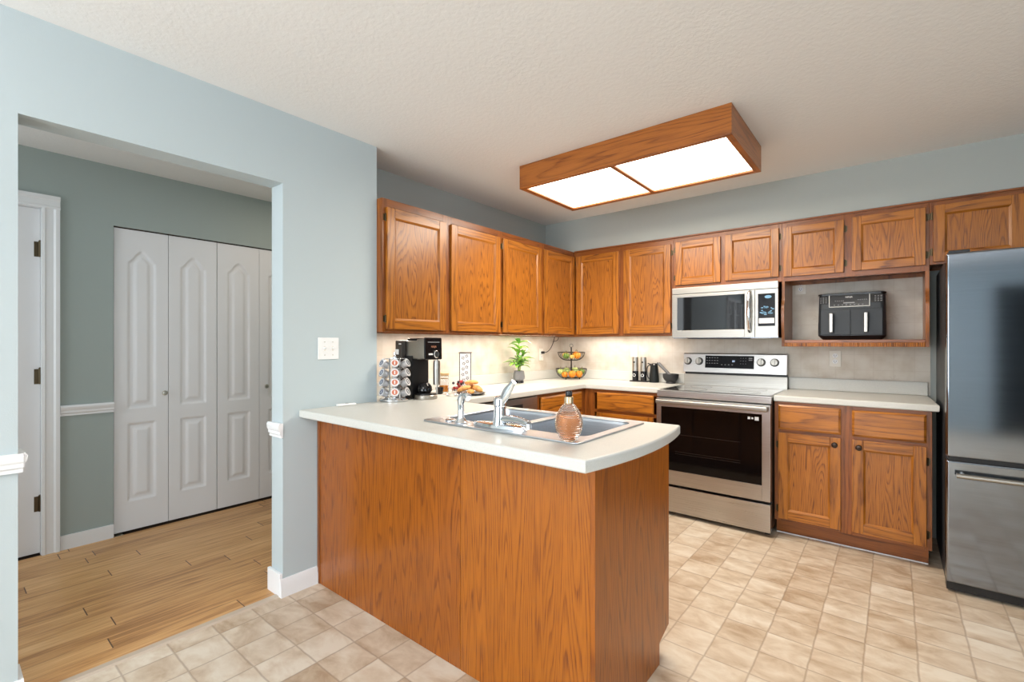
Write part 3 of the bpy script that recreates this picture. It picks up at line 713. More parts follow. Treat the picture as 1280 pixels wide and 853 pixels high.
m = MB(); m.box(-0.617, 0.172, YB - 0.026, YB - 0.006, ZC + 0.0005, 1.012, bev=0.004); m.build('backsplash_strip', counter_m, wt2)

# ------------------------------------------------------------------ sink and taps
sk = thing('kitchen_sink', 'double-bowl stainless sink set into the peninsula worktop', 'sink', (0, 0, 0))
def rrect(x0, x1, y0, y1, r, n=6):
    out = []
    for cx, cy_, a0 in ((x1 - r, y0 + r, -PI / 2), (x1 - r, y1 - r, 0), (x0 + r, y1 - r, PI / 2), (x0 + r, y0 + r, PI)):
        for i in range(n + 1):
            a_ = a0 + PI / 2 * i / n; out.append((cx + r * math.cos(a_), cy_ + r * math.sin(a_)))
    return out
bowls = [(-1.570, -1.215, 1.455, 1.865), (-1.180, -0.850, 1.455, 1.865)]
rim = curve_slab('rim', [rrect(SX0 + .003, SX1 - .003, SY0 + .003, SY1 - .003, 0.02)] + [rrect(*b, 0.05) for b in bowls], ZC + 0.0005, ZC + 0.0075, 0.003, sink_m, sk)
for b in bowls:
    m = MB(); L_ = []
    for (ins, z, r) in ((-0.002, ZC + 0.005, .052), (0.003, ZC - 0.012, .05), (0.012, ZC - 0.15, .05), (0.035, ZC - 0.172, .05), (0.10, ZC - 0.178, .04)):
        L_.append([m.bm.verts.new((x_, y_, z)) for x_, y_ in rrect(b[0] + ins, b[1] - ins, b[2] + ins, b[3] - ins, r)])
    for p, q in zip(L_, L_[1:]):
        for i in range(len(p)): m.bm.faces.new([p[i], p[(i + 1) % len(p)], q[(i + 1) % len(p)], q[i]])
    m.bm.faces.new(L_[-1])
    o = m.build('bowl', sink_m, sk)
    MB().lathe([(0.0, 0), (0.04, 0.0), (0.042, 0.003), (0.03, 0.003), (0.028, 0.001), (0, 0.001)], ((b[0] + b[1]) / 2, (b[2] + b[3]) / 2, ZC - 0.1778), 24).build('drain', chrome, o)
RZ = ZC + 0.008
fa = thing('kitchen_faucet', 'chrome single-lever kitchen faucet on a long deck plate', 'faucet', (-1.20, 1.405, RZ))
m = MB()
m.lathe([(0, 0), (0.135, 0.0), (0.137, 0.006), (0.128, 0.014), (0.10, 0.018), (0, 0.019)], (-0.005, 0, 0), 40, sx=1.0, sy=0.22)
m.build('deck_plate', chrome, fa)
m = MB(); m.lathe([(0.030, 0.012), (0.027, 0.03), (0.0235, 0.05), (0.0225, 0.085), (0.025, 0.088), (0.025, 0.112), (0.021, 0.120), (0.012, 0.125), (0, 0.126)], (0, 0, 0), 28)
m.build('body', chrome, fa)
def bez(p, n=14):
    out = []
    P_ = [Vector(q) for q in p]
    for i in range(n + 1):
        t_ = i / n; q = P_[:]
        while len(q) > 1: q = [q[k].lerp(q[k + 1], t_) for k in range(len(q) - 1)]
        out.append(q[0])
    return out
m = MB(); m.tube(bez([(0.0, 0.0, 0.032), (0.05, -0.006, 0.044), (0.11, -0.014, 0.046), (0.158, -0.022, 0.034)]), [0.0165 - 0.004 * i / 14 for i in range(15)], 14)
m.tube([(0.155, -0.0215, 0.034), (0.157, -0.022, 0.016)], 0.0115, 14)
m.build('spout', chrome, fa)
# lever: broad blade rising to the right
m = MB()
tmp = bmesh.new()
sec = []
for i in range(13):
    t_ = i / 12
    cx_, cz_ = 0.012 + 0.062 * t_, 0.100 + 0.085 * t_ + 0.006 * math.sin(PI * t_)
    hw = 0.008 + 0.013 * math.sin(min(1, t_ * 1.1 + 0.12) * PI * 0.93) ** 0.8
    ang = math.radians(52)
    dn = Vector((-math.sin(ang), 0, math.cos(ang)))
    ring = []
    for k in range(12):
        a_ = 2 * PI * k / 12
        ring.append(tmp.verts.new(Vector((cx_, -0.004, cz_)) + dn * hw * 0.95 * math.cos(a_) + Vector((0.1, 1, 0)) * (0.004 + hw * 0.25) * math.sin(a_)))
    sec.append(ring)
for p, q in zip(sec, sec[1:]):
    for k in range(12): tmp.faces.new([p[k], p[(k + 1) % 12], q[(k + 1) % 12], q[k]])
tmp.faces.new(sec[0]); tmp.faces.new(sec[-1]); m.merge(tmp)
m.build('lever', chrome, fa)
sp = thing('side_sprayer', 'chrome pull-out sprayer with curved head left of the faucet', 'sprayer', (-1.405, 1.395, RZ))
MB().lathe([(0.026, 0), (0.027, 0.004), (0.020, 0.012), (0.016, 0.022), (0.0, 0.022)], (0, 0, 0), 24).build('base', chrome, sp)
pts_ = [(0, 0, 0.02), (0, 0, 0.05), (-0.001, 0, 0.075)] + [tuple(v) for v in bez([(-0.001, 0, 0.085), (0.0, 0, 0.118), (0.022, 0, 0.125), (0.046, 0.0, 0.108)], 8)]
MB().tube(pts_, [0.015, 0.0135, 0.0135] + [0.015 + 0.0012 * math.sin(i) for i in range(9)], 16).build('spray_head', chrome, sp)
MB().lathe([(0, 0), (0.021, 0), (0.022, 0.005), (0.016, 0.009), (0, 0.010)], (0, 0, 0), 20).build('sink_hole_cover', chrome, sk, loc=(-1.475, 1.40, RZ))

# ------------------------------------------------------------------ range
RX = -1.0025
rg = thing('kitchen_range', 'freestanding stainless electric range with black oven window', 'stove', (RX, 3.447, 0))
m = MB(); m.box(-0.380, 0.380, 0.03, 0.60, 0.045, 0.905, 0); m.build('body', black_pl, rg)
m = MB(); m.box(-0.383, 0.383, -0.005, 0.575, 0.906, 0.918, 0, bev=0.003); m.box(-0.383, 0.383, -0.006, 0.03, 0.870, 0.9065, 0, bev=0.004)
m.build('cooktop_frame', steel, rg)
m = MB(); m.box(-0.368, 0.368, 0.035, 0.560, 0.9175, 0.9205, bev=0.001); ct = m.build('cooktop', cook_glass, rg)
ringm = plain('burner_ring_print', (0.10, 0.10, 0.10), 0.25)
for bx_, by_, br in ((-0.19, 0.17, 0.115), (0.19, 0.17, 0.095), (-0.19, 0.42, 0.08), (0.19, 0.42, 0.09)):
    MB().tube([(bx_ + br * math.cos(2 * PI * k / 40), by_ + br * math.sin(2 * PI * k / 40), 0.9205) for k in range(40)], 0.0008, 4, closed=True).build('burner_ring', ringm, ct)
# oven door: steel surround with window
DZ0, DZ1 = 0.232, 0.862
wx0, wx1, wz0, wz1 = -0.345, 0.330, 0.335, 0.800
m = MB(); F_ = -0.020
m.box(-0.380, wx0, F_, 0.028, DZ0, DZ1, bev=0.002); m.box(wx1, 0.380, F_, 0.028, DZ0, DZ1, bev=0.002)
m.box(wx0, wx1, F_, 0.028, DZ0, wz0, bev=0.002); m.box(wx0, wx1, F_, 0.028, wz1, DZ1, bev=0.002)
dr = m.build('oven_door', steel, rg)
MB().box(wx0, wx1, F_ + 0.001, 0.02, wz0, wz1).build('oven_window', oven_glass, dr)
rack_m = plain('dim_rack_print', (0.022, 0.016, 0.014), 0.3)
m = MB()
for z in (0.46, 0.475, 0.60): m.box(-0.24, 0.20, F_ + 0.0002, F_ + 0.0012, z, z + 0.0025)
m.build('rack_marks', rack_m, dr)
m = MB()
m.box(0.246, 0.262, F_ - 0.0005, F_ + 0.001, 0.762, 0.778); m.box(0.268, 0.280, F_ - 0.0005, F_ + 0.001, 0.764, 0.776); m.box(0.288, 0.312, F_ - 0.0005, F_ + 0.001, 0.757, 0.781)
m.build('window_sticker', print_white, dr)
m = MB()
for hx in (-0.345, 0.345): m.box(hx - 0.016, hx + 0.016, -0.062, F_, 0.826, 0.850, bev=0.004)
m.box(-0.372, 0.372, -0.072, -0.048, 0.822, 0.856, bev=0.009, seg=3)
m.build('door_handle', steel_w, dr)
MB().box(-0.380, 0.380, -0.018, 0.028, 0.030, 0.214, bev=0.003).build('storage_drawer', steel, rg)
for fx in (-0.35, 0.35):
    for fy in (0.06, 0.55): MB().lathe([(0.018, 0), (0.018, 0.01), (0.010, 0.012), (0.010, 0.047), (0, 0.047)], (fx, fy, 0), 16).build('levelling_foot', black_pl, rg)
# backguard
m = MB(); m.box(-0.383, 0.383, 0.585, 0.645, 0.905, 1.012, 0, bev=0.002); m.prism([(0.585, 0.9205), (0.600, 0.9205), (0.600, 1.005), (0.592, 1.005)], 'x', -0.365, 0.372)
m.build('backguard_riser', steel_w, rg)
MB().box(-0.378, 0.378, 0.600, 0.640, 1.012, 1.030).build('vent_gap', black_pl, rg)
bg = MB(); bg.prism([(0.560, 1.030), (0.645, 1.030), (0.645, 1.186), (0.590, 1.186), (0.580, 1.180)], 'x', -0.383, 0.383, bev=0.002)
bgp = bg.build('backguard', steel, rg)
tilt = math.atan2(0.020, 0.150)
def bgpt(x_, z_, out=0): return (x_, 0.560 + (z_ - 1.030) * 0.1333 - out, z_)
m = MB()
m.prism([(bgpt(0, 1.068, .0015)[1], 1.068), (bgpt(0, 1.168, .0015)[1], 1.168), (bgpt(0, 1.168, -.002)[1], 1.168), (bgpt(0, 1.068, -.002)[1], 1.068)], 'x', -0.205, 0.160)
dp = m.build('display_panel', key_glass, bgp)
m = MB()
def mark(m, x_, z_, w_, h_): m.box(x_ - w_ / 2, x_ + w_ / 2, bgpt(0, z_, .0026)[1], bgpt(0, z_, .0012)[1], z_ - h_ / 2, z_ + h_ / 2)
for r_ in range(3):
    for k in range(5): mark(m, -0.190 + k * 0.020, 1.150 - r_ * 0.022, 0.011, 0.004)
for k in range(4): mark(m, -0.075 + k * 0.026, 1.096, 0.010, 0.005)
for r_ in range(3):
    for k in range(3): mark(m, 0.065 + k * 0.018, 1.150 - r_ * 0.022, 0.006, 0.003)
mark(m, 0.135, 1.150, 0.026, 0.008); mark(m, 0.135, 1.136, 0.026, 0.008)
m.build('panel_marks', print_grey, dp)
text_obj('clock_digits', '88', 0.020, display_m, dp, bgpt(0.012, 1.124, .003), (PI / 2 - 0.13, 0, 0))
for kx in (-0.345, -0.253, 0.210, 0.302):
    c0 = bgpt(kx, 1.120)
    Rk = Matrix.Rotation(PI / 2 - 0.13, 3, 'X')
    m = MB(); m.lathe([(0.031, 0), (0.031, 0.004), (0.029, 0.006)], c0, 28, axis=Rk, mi=1)
    m.lathe([(0.0265, 0.006), (0.026, 0.022), (0.023, 0.026), (0, 0.026)], c0, 28, axis=Rk)
    tmp = bmesh.new(); bmesh.ops.create_cube(tmp, size=1)
    for v in tmp.verts: v.co = Vector((v.co.x * 0.009, v.co.y * 0.046, 0.030 + v.co.z * 0.012))
    m.merge(tmp, 0, Matrix.Translation(c0) @ Rk.to_4x4()); m.build('burner_knob', [steel_w, black_pl], bgp)

# ------------------------------------------------------------------ microwave
mwx0, mwx1 = -1.366, -0.624
mw = thing('microwave', 'stainless over-the-range microwave with black window', 'microwave', (mwx0, 3.70, 0))
Wm = mwx1 - mwx0; mz0, mz1 = 1.306, 1.701
MB().box(0.002, Wm - 0.002, 0.022, 0.40, mz0, mz1, bev=0.002).build('body', steel_dark, mw)
MB().box(0, Wm, 0.0, 0.024, 1.652, mz1, bev=0.003).build('vent_strip', steel_w, mw)
dwd = 0.594
w0, w1, wz_0, wz_1 = 0.040, 0.528, 1.368, 1.624
m = MB()
m.box(0, w0, 0, 0.022, mz0 + 0.004, 1.648, bev=0.002); m.box(w1, dwd, 0, 0.022, mz0 + 0.004, 1.648, bev=0.002)
m.box(w0, w1, 0, 0.022, mz0 + 0.004, wz_0, bev=0.002); m.box(w0, w1, 0, 0.022, wz_1, 1.648, bev=0.002)
md = m.build('door', steel_w, mw)
MB().box(w0, w1, 0.0015, 0.018, wz_0, wz_1).build('door_window', black_glass, md)
m = MB(); hp = [(0.563, 0.0, 1.352), (0.563, -0.022, 1.368)] + [(0.563, -0.026 - 0.016 * math.sin(PI * k / 10), 1.385 + 0.22 * k / 10) for k in range(11)] + [(0.563, -0.022, 1.622), (0.563, 0.0, 1.636)]
m.tube(hp, 0.013, 12); m.build('door_handle', chrome, md)
MB().box(dwd + 0.002, Wm, 0.0, 0.022, mz0 + 0.004, 1.648, bev=0.002).build('control_panel', steel_w, mw)
px0, px1 = 0.616, 0.724
cp = MB().box(px0, px1, -0.001, 0.01, 1.388, 1.618).build('keypad', key_glass, mw)
m = MB()
rr = random.Random(3)
m.lathe([(0, 0), (0.022, 0), (0.022, 0.0008), (0, 0.0008)], (0.680, -0.001, 1.594), 20, axis='-y', sy=0.5)
m.build('film_oval', print_blue, cp); m = MB()
for k in range(26):
    a_ = rr.random() * 2 * PI; rad = 0.5 + 0.5 * rr.random()
    x_, z_ = 0.670 + 0.042 * rad * math.cos(a_), 1.500 + 0.032 * rad * math.sin(a_)
    m.box(x_ - 0.008 * rr.random() - .002, x_ + 0.008 * rr.random() + .002, -0.0018, -0.0009, z_ - 0.003, z_ + 0.003)
m.build('protective_film_art', print_blue, cp)
MB().box(0.622, 0.718, -0.0018, -0.0009, 1.408, 1.444).build('film_text_block', print_white, cp)
m = MB(); m.box(0.10, 0.50, 0.06, 0.36, mz0 - 0.004, mz0 - 0.0005, bev=0.001); m.build('grease_filter', black_pl, mw)
m = MB(); m.box(0.55, 0.68, 0.08, 0.16, mz0 - 0.004, mz0 - 0.0005); m.build('cooktop_lamp_cover', white_pl, mw)

# ------------------------------------------------------------------ refrigerator
FX0, FX1 = 0.206, 1.10
fr = thing('refrigerator', 'dark stainless refrigerator with bottom freezer drawer', 'refrigerator', (FX0, 3.25, 0))
FWd = FX1 - FX0
MB().box(0.004, FWd - 0.004, 0.075, 0.80, 0.02, 1.70, bev=0.004).build('body', charcoal, fr)
def fdoor(z0, z1, nm):
    m = MB(); m.box(0.0, FWd, 0.0, 0.070, z0, z1, bev=0.010, seg=3); return m.build(nm, steel_dark, fr)
ud = fdoor(0.690, 1.722, 'upper_door'); ld = fdoor(0.055, 0.672, 'freezer_drawer')
m = MB(); m.tube([(0.035, -0.045, 0.608), (0.86, -0.045, 0.608)], 0.0125, 14)
for hx in (0.06, 0.83): m.tube([(hx, -0.045, 0.608), (hx, 0.003, 0.608)], 0.009, 10)
m.build('drawer_handle', steel_w, ld)
m = MB(); m.tube([(0.83, -0.045, 0.80), (0.83, -0.045, 1.55)], 0.0125, 14)
for z in (0.83, 1.52): m.tube([(0.83, -0.045, z), (0.83, 0.003, z)], 0.009, 10)
m.build('door_handle', steel_w, ud)
MB().box(0.003, FWd - 0.003, 0.02, 0.10, 0.012, 0.050).build('base_grille', black_pl, fr)
MB().box(0.01, FWd - 0.01, 0.012, 0.074, 0.672, 0.690).build('door_gap_seal', black_pl, fr)
for fx in (0.04, FWd - 0.04):
    for fy in (0.10, 0.74): MB().lathe([(0.02, 0), (0.02, 0.012), (0.01, 0.014), (0.01, 0.03), (0, 0.03)], (fx, fy, 0), 14).build('foot', black_pl, fr)
MB().box(0.01, 0.09, 0.02, 0.14, 1.7225, 1.738, bev=0.004).build('hinge_cover', charcoal, fr)

# ------------------------------------------------------------------ air fryer
af = thing('air_fryer', 'black two-drawer air fryer on the open oak shelf', 'air fryer', (-0.224, 3.86, 1.2905))
Wf = 0.186
def ring_af(wd, y0, y1, z, r=0.03): return [(x_, y_, z) for x_, y_ in rrect(-wd, wd, y0, y1, r, 5)]
def loft(m, rings, mi=0):
    R_ = [[m.bm.verts.new(p) for p in ring] for ring in rings]
    for a_, b_ in zip(R_, R_[1:]):
        for i in range(len(a_)): m.bm.faces.new([a_[i], a_[(i + 1) % len(a_)], b_[(i + 1) % len(a_)], b_[i]]).material_index = mi
    m.bm.faces.new(list(reversed(R_[0]))).material_index = mi; m.bm.faces.new(R_[-1]).material_index = mi
m = MB(); loft(m, [ring_af(Wf - 0.025, 0.03, 0.22, 0.0), ring_af(Wf, 0.004, 0.235, 0.028)]); m.build('base', black_pl, af)
m = MB(); loft(m, [ring_af(Wf, 0.004, 0.235, 0.028), ring_af(Wf, 0.003, 0.235, 0.10), ring_af(Wf - 0.003, 0.010, 0.235, 0.225), ring_af(Wf - 0.005, 0.016, 0.235, 0.302)])
m.build('housing', charcoal, af)
m = MB(); loft(m, [ring_af(Wf + 0.001, 0.010, 0.238, 0.302), ring_af(Wf + 0.001, 0.010, 0.238, 0.312), ring_af(Wf - 0.01, 0.03, 0.225, 0.318)]); m.build('top_lid', black_gl, af)
m = MB(); m.prism([(0.0075, 0.225), (0.0125, 0.300), (0.03, 0.300), (0.03, 0.225)], 'x', -0.118, 0.098); ap = m.build('control_panel', black_gl, af)
m = MB()
for x0_, x1_, z0_, z1_ in ((-0.122, -0.118, 0.221, 0.302), (0.098, 0.102, 0.221, 0.302), (-0.122, 0.102, 0.2205, 0.2245)):
    m.prism([(0.0070 + (z0_ - 0.225) * 0.0667, z0_), (0.0070 + (z1_ - 0.225) * 0.0667, z1_), (0.03, z1_), (0.03, z0_)], 'x', x0_, x1_)
m.build('panel_trim', steel_w, ap)
text_obj('brand_lettering', 'NINJA', 0.0145, print_white, ap, (-0.010, 0.0108, 0.286), (PI / 2 - 0.066, 0, 0))
m = MB()
def afm(x_, z_, w_, h_, m=None):
    m.box(x_ - w_ / 2, x_ + w_ / 2, 0.0064 + (z_ - 0.225) * 0.0667, 0.012 + (z_ - 0.225) * 0.0667, z_ - h_ / 2, z_ + h_ / 2)
afm(-0.010, 0.248, 0.062, 0.007, m)
for k in range(5): afm(-0.085 + k * 0.011, 0.262, 0.006, 0.003, m)
for k in range(5): afm(0.040 + k * 0.011, 0.266, 0.006, 0.003, m)
for k in range(8): afm(-0.09 + k * 0.022, 0.235, 0.008, 0.003, m)
m.build('panel_marks', print_grey, ap)
for s, x0_, x1_ in ((-1, -0.184, -0.124), (1, 0.104, 0.184)):
    m = MB(); m.prism([(0.0085, 0.245), (0.0125, 0.298), (0.03, 0.298), (0.03, 0.245)], 'x', max(x0_, -0.165) if s < 0 else x0_, min(x1_, 0.168))
    fn = m.build('function_panel', black_gl, af)
    m = MB()
    for r_ in range(4):
        for k in range(3): m.box((x0_ + x1_) / 2 - 0.018 + k * 0.015, (x0_ + x1_) / 2 - 0.010 + k * 0.015, 0.0074 + r_ * 0.0006, 0.012, 0.252 + r_ * 0.011, 0.255 + r_ * 0.011)
    m.build('panel_marks', print_grey, fn)
for x0_, x1_, hx in ((-0.168, -0.0015, -0.106), (0.0015, 0.168, 0.082)):
    m = MB(); m.prism([(-0.002, 0.034), (-0.001, 0.10), (0.004, 0.205), (0.03, 0.205), (0.03, 0.034)], 'x', x0_, x1_, bev=0.003)
    d_ = m.build('drawer', charcoal, af)
    MB().box(hx - 0.013, hx + 0.013, -0.038, 0.004, 0.050, 0.180, bev=0.004).build('handle_mount', black_pl, d_)
    MB().box(hx - 0.010, hx + 0.010, -0.042, -0.036, 0.050, 0.178, bev=0.003).build('handle', steel_w, d_)

# ------------------------------------------------------------------ ceiling light box
cl = thing('ceiling_light', 'oak-framed fluorescent ceiling light box with two lit diffusers', 'ceiling light', (-1.2515, 2.745, CZ))
hx, hy, z0 = 0.6465, 0.325, 2.272 - CZ
m = MB()
t = 0.019
m.box(-hx, hx, -hy, -hy + t, z0, -0.0005, 0, bev=0.0015); m.box(-hx, hx, hy - t, hy, z0, -0.0005, 0, bev=0.0015)
m.box(-hx, -hx + t, -hy + t, hy - t, z0, -0.0005, 1, bev=0.0015); m.box(hx - t, hx, -hy + t, hy - t, z0, -0.0005, 1, bev=0.0015)
m.build('frame', [oak_light, oak_light_y], cl)
m = MB(); q = 0.016
for (a, b, c_, d_, k) in ((-hx + t, hx - t, -hy + t, -hy + t + q, 0), (-hx + t, hx - t, hy - t - q, hy - t, 0), (-hx + t, -hx + t + q, -hy + t + q, hy - t - q, 1), (hx - t - q, hx - t, -hy + t + q, hy - t - q, 1), (-0.014, 0.014, -hy + t + q, hy - t - q, 1)):
    m.box(a, b, c_, d_, z0 + 0.002, z0 + 0.014, k, bev=0.002)
m.build('inner_lip', [oak_light, oak_light_y], cl)
for a, b in ((-hx + t + 0.002, -0.002), (0.002, hx - t - 0.002)):
    MB().box(a, b, -hy + t + 0.002, hy - t - 0.002, z0 + 0.015, z0 + 0.019).build('diffuser', diffuser, cl)
LB = area('ceiling_box_lamp', (-1.2515, 2.745, 2.272 - 0.01), (0, 0, 0), 1.2, 0.56, 34, (1.0, 0.90, 0.76))

# under-cabinet tubes
for nm, lb, loc, rz, ln in (('under_cabinet_light', 'slim white light tube under the left wall cabinets', (-2.45, 3.25, UB + 0.0235), R90, 0.9), ('under_cabinet_light', 'slim white light tube under the back wall cabinets', (-1.93, 3.95, UB + 0.0235), 0, 0.8)):
    u = thing(nm, lb, 'light', loc, rz)
    MB().box(-ln / 2, ln / 2, -0.03, 0.03, -0.014, -0.0005, bev=0.003).build('housing', white_pl, u)
    MB().box(-ln / 2 + 0.02, ln / 2 - 0.02, -0.018, 0.018, -0.020, -0.014, bev=0.002).build('tube', strip_m, u)
area('under_cabinet_lamp_left', (-2.45, 2.75, UB - 0.004), (0, 0, 0), 0.05, 1.9, 8, (1.0, 0.89, 0.78))
area('under_cabinet_lamp_back', (-1.93, 3.95, UB - 0.004), (0, 0, 0), 0.8, 0.05, 2.5, (1.0, 0.89, 0.80))

# ------------------------------------------------------------------ switches, outlets
sw = thing('light_switch', 'white double light switch plate on the pale wall', 'light switch', (XP, 1.350, 1.2375), R90)
MB().box(-0.060, 0.060, -0.006, 0, -0.0585, 0.0585, bev=0.0025).build('plate', white_pl, sw)
for s in (-1, 1):
    m = MB(); m.box(s * 0.023 - 0.005, s * 0.023 + 0.005, -0.007, -0.005, -0.012, 0.012); b_ = m.build('toggle_slot', ivory_pl, sw)
    m = MB(); m.prism([(-0.006, -0.006), (-0.018, 0.002), (-0.017, 0.008), (-0.006, 0.008)], 'x', s * 0.023 - 0.004, s * 0.023 + 0.004); m.build('toggle', white_pl, sw)
    m = MB()
    for z in (-0.035, 0.035): m.lathe([(0, 0), (0.003, 0), (0.003, 0.001), (0, 0.0012)], (s * 0.023, -0.006, z), 10, axis='-y')
    m.build('screws', nickel, sw)
def outlet(label, loc, rz):
    o = thing('wall_outlet', label, 'outlet', loc, rz)
    MB().box(-0.035, 0.035, -0.006, 0, -0.0575, 0.0575, bev=0.002).build('plate', ivory_pl, o)
    m = MB()
    for z in (-0.021, 0.021): m.lathe([(0, 0), (0.0165, 0), (0.016, 0.002), (0, 0.002)], (0, -0.006, z), 18, axis='-y')
    r_ = m.build('receptacle', white_pl, o)
    m = MB()
    for z in (-0.021, 0.021):
        for x_ in (-0.006, 0.006): m.box(x_ - 0.0012, x_ + 0.0012, -0.0086, -0.0078, z - 0.003, z + 0.007)
        m.box(-0.002, 0.002, -0.0086, -0.0078, z - 0.011, z - 0.007)
    m.build('slots', slot_m, o); return o
WB = YB - 0.0045
outlet('ivory outlet on the backsplash above the right worktop', (-0.329, WB, 1.157), 0)
outlet('ivory outlet inside the open shelf left of the air fryer', (-0.543, WB, 1.692), 0)
outlet('ivory outlet plate added for the bright glow behind the salt and pepper mills', (-1.87, WB, 1.195), 0)  # plate added in place of a blown-out glow on the backsplash
outlet('ivory outlet on the left backsplash with a black plug in it', (XK + 0.0045, 3.706, 1.160), R90)
cr = thing('power_cord', 'black power cord rising from its plug to the wall cabinet', 'cord', (XK + 0.012, 3.706, 1.181))
m = MB(); m.box(0.0015, 0.032, -0.011, 0.011, -0.012, 0.012, bev=0.004); m.build('plug', black_pl, cr)
m = MB(); m.tube(bez([(0.030, 0.0, 0.0), (0.075, 0.03, 0.0), (0.03, 0.13, 0.05), (0.06, 0.12, 0.10), (0.065, 0.13, 0.148)], 20), 0.0032, 8)
m.tube(bez([(0.057, 0.115, 0.105), (0.07, 0.17, 0.11), (0.065, 0.19, 0.12), (0.065, 0.20, 0.148)], 12), 0.0026, 8); m.build('cable', black_pl, cr)

# ------------------------------------------------------------------ things on the worktops
Z1 = ZC + 0.0008
# soap bottle
sb = thing('soap_bottle', 'ribbed clear bottle of amber liquid on the near edge of the sink', 'bottle', (-0.862, 1.372, RZ))
def egg(z):   # radius at height, 0..0.122
    t_ = (z / 0.122); return 0.0475 * math.sin(PI * (0.17 + 0.72 * t_)) ** 0.85
liq = plain('amber_soap', (0.78, 0.36, 0.15), 0.08, trans=0.6, ior=1.33)
ribg = plain('ribbed_clear_glass', (0.98, 0.96, 0.95), 0.03, trans=1.0, ior=1.18)
prof = [(0.0, 0.0), (egg(0) * 0.9, 0.0)]
n_ = 96
for i in range(n_ + 1):
    z = 0.122 * i / n_; prof.append((egg(z) + 0.0009 * math.sin(2 * PI * i / 5.3), z + 0.002))
prof += [(0.013, 0.126), (0.013, 0.130)]
inner = [(max(0.003, r - 0.003), min(z + 0.003, 0.129)) for r, z in reversed(prof[2:])]
MB().lathe(prof + inner[1:] + [(0, 0.005)], (0, 0, 0), 40).build('glass_body', ribg, sb)
MB().lathe([(0, 0.0055)] + [(egg(0.078 * i / 20) - 0.0042, 0.0055 + 0.074 * i / 20) for i in range(21)] + [(0, 0.0796)], (0, 0, 0), 40).build('amber_liquid', liq, sb)
MB().lathe([(0.0155, 0.128), (0.0155, 0.148), (0.0135, 0.150), (0, 0.150)], (0, 0, 0), 28).build('gold_collar', plain('pale_gold', (0.80, 0.60, 0.36), 0.25, 1.0), sb)
MB().lathe([(0.0105, 0.150), (0.0115, 0.153), (0.0115, 0.166), (0.009, 0.170), (0, 0.170)], (0, 0, 0), 24).build('black_cap', black_gl, sb)

# coffee maker (front faces +x)
cm = thing('coffee_maker', 'black and silver coffee maker beside the pod carousel', 'coffee maker', (-2.255, 1.925, Z1), R90)
# local: x = world y, -y = world +x
m = MB(); m.box(-0.075, 0.075, 0.045, 0.155, 0.0, 0.265, bev=0.006); m.build('rear_column', black_pl, cm)
m = MB(); m.lathe([(0.080, 0.0), (0.082, 0.003), (0.082, 0.022), (0.079, 0.026), (0, 0.026)], (0, -0.012, 0), 40, sx=0.95); m.build('steel_base_ring', steel_w, cm)
m = MB(); m.lathe([(0.074, 0.026), (0.072, 0.034), (0, 0.034)], (0, -0.012, 0), 36, sx=0.95); m.build('drip_tray', black_pl, cm)
m = MB(); m.lathe([(0.04, 0.034), (0.052, 0.05), (0.05, 0.075), (0.036, 0.094), (0.03, 0.098), (0, 0.098)], (-0.005, -0.005, 0), 28); m.build('carafe_lid', black_gl, cm)
m = MB(); m.box(-0.066, 0.070, 0.0, 0.12, 0.245, 0.358, bev=0.006); m.prism([(-0.085, 0.250), (0.0, 0.240), (0.0, 0.365), (-0.085, 0.372)], 'x', -0.072, 0.072, bev=0.006)
m.build('brew_head', steel_w, cm)
m = MB(); m.prism([(-0.096, 0.243), (-0.080, 0.240), (-0.080, 0.377), (-0.092, 0.374)], 'x', -0.076, 0.076, bev=0.006); fp = m.build('front_panel', black_gl, cm)
text_obj('brand_lettering', 'NINJA', 0.017, plain('copper_print', (0.45, 0.20, 0.12), 0.4), fp, (0.0, -0.0955, 0.320), (PI / 2, 0, 0))
m = MB(); m.lathe([(0.024, 0), (0.024, 0.010), (0.020, 0.014), (0, 0.014)], (0.018, -0.094, 0.275), 24, axis='-y'); m.build('control_dial', chrome, fp)
MB().box(-0.045, -0.010, -0.0975, -0.090, 0.270, 0.280, bev=0.001).build('brew_buttons', print_white, fp)
MB().box(-0.05, 0.05, -0.0965, -0.09, 0.346, 0.350).build('panel_line', print_grey, fp)
m = MB(); m.box(-0.065, 0.062, -0.075, 0.11, 0.358, 0.372, bev=0.005); m.build('top_lid', black_gl, cm)
m = MB(); m.box(-0.100, 0.02, 0.125, 0.200, 0.0, 0.36, bev=0.008); wr = m.build('water_reservoir', dark_brown, cm)
MB().box(-0.062, 0.010, 0.2005, 0.206, 0.24, 0.30, bev=0.002).build('latch', white_pl, wr)
MB().box(-0.1035, -0.0995, 0.158, 0.199, 0.272, 0.304).build('white_label', white_pl, wr)
MB().box(-0.102, -0.0995, 0.132, 0.155, 0.335, 0.340).build('brand_mark', print_white, wr)
m = MB(); m.lathe([(0.024, 0.085), (0.025, 0.09), (0.025, 0.215), (0.022, 0.236), (0, 0.236)], (0.052, -0.066, 0), 24); m.build('frother_cup', steel_w, cm)
m = MB(); m.tube([(0.060, -0.060, 0.026), (0.060, -0.060, 0.086)], 0.006, 10); m.tube([(0.052, -0.066, 0.235), (0.052, -0.066, 0.250)], 0.01, 10); m.build('frother_post', steel_w, cm)
cm.scale = (0.90, 0.88, 1.0)
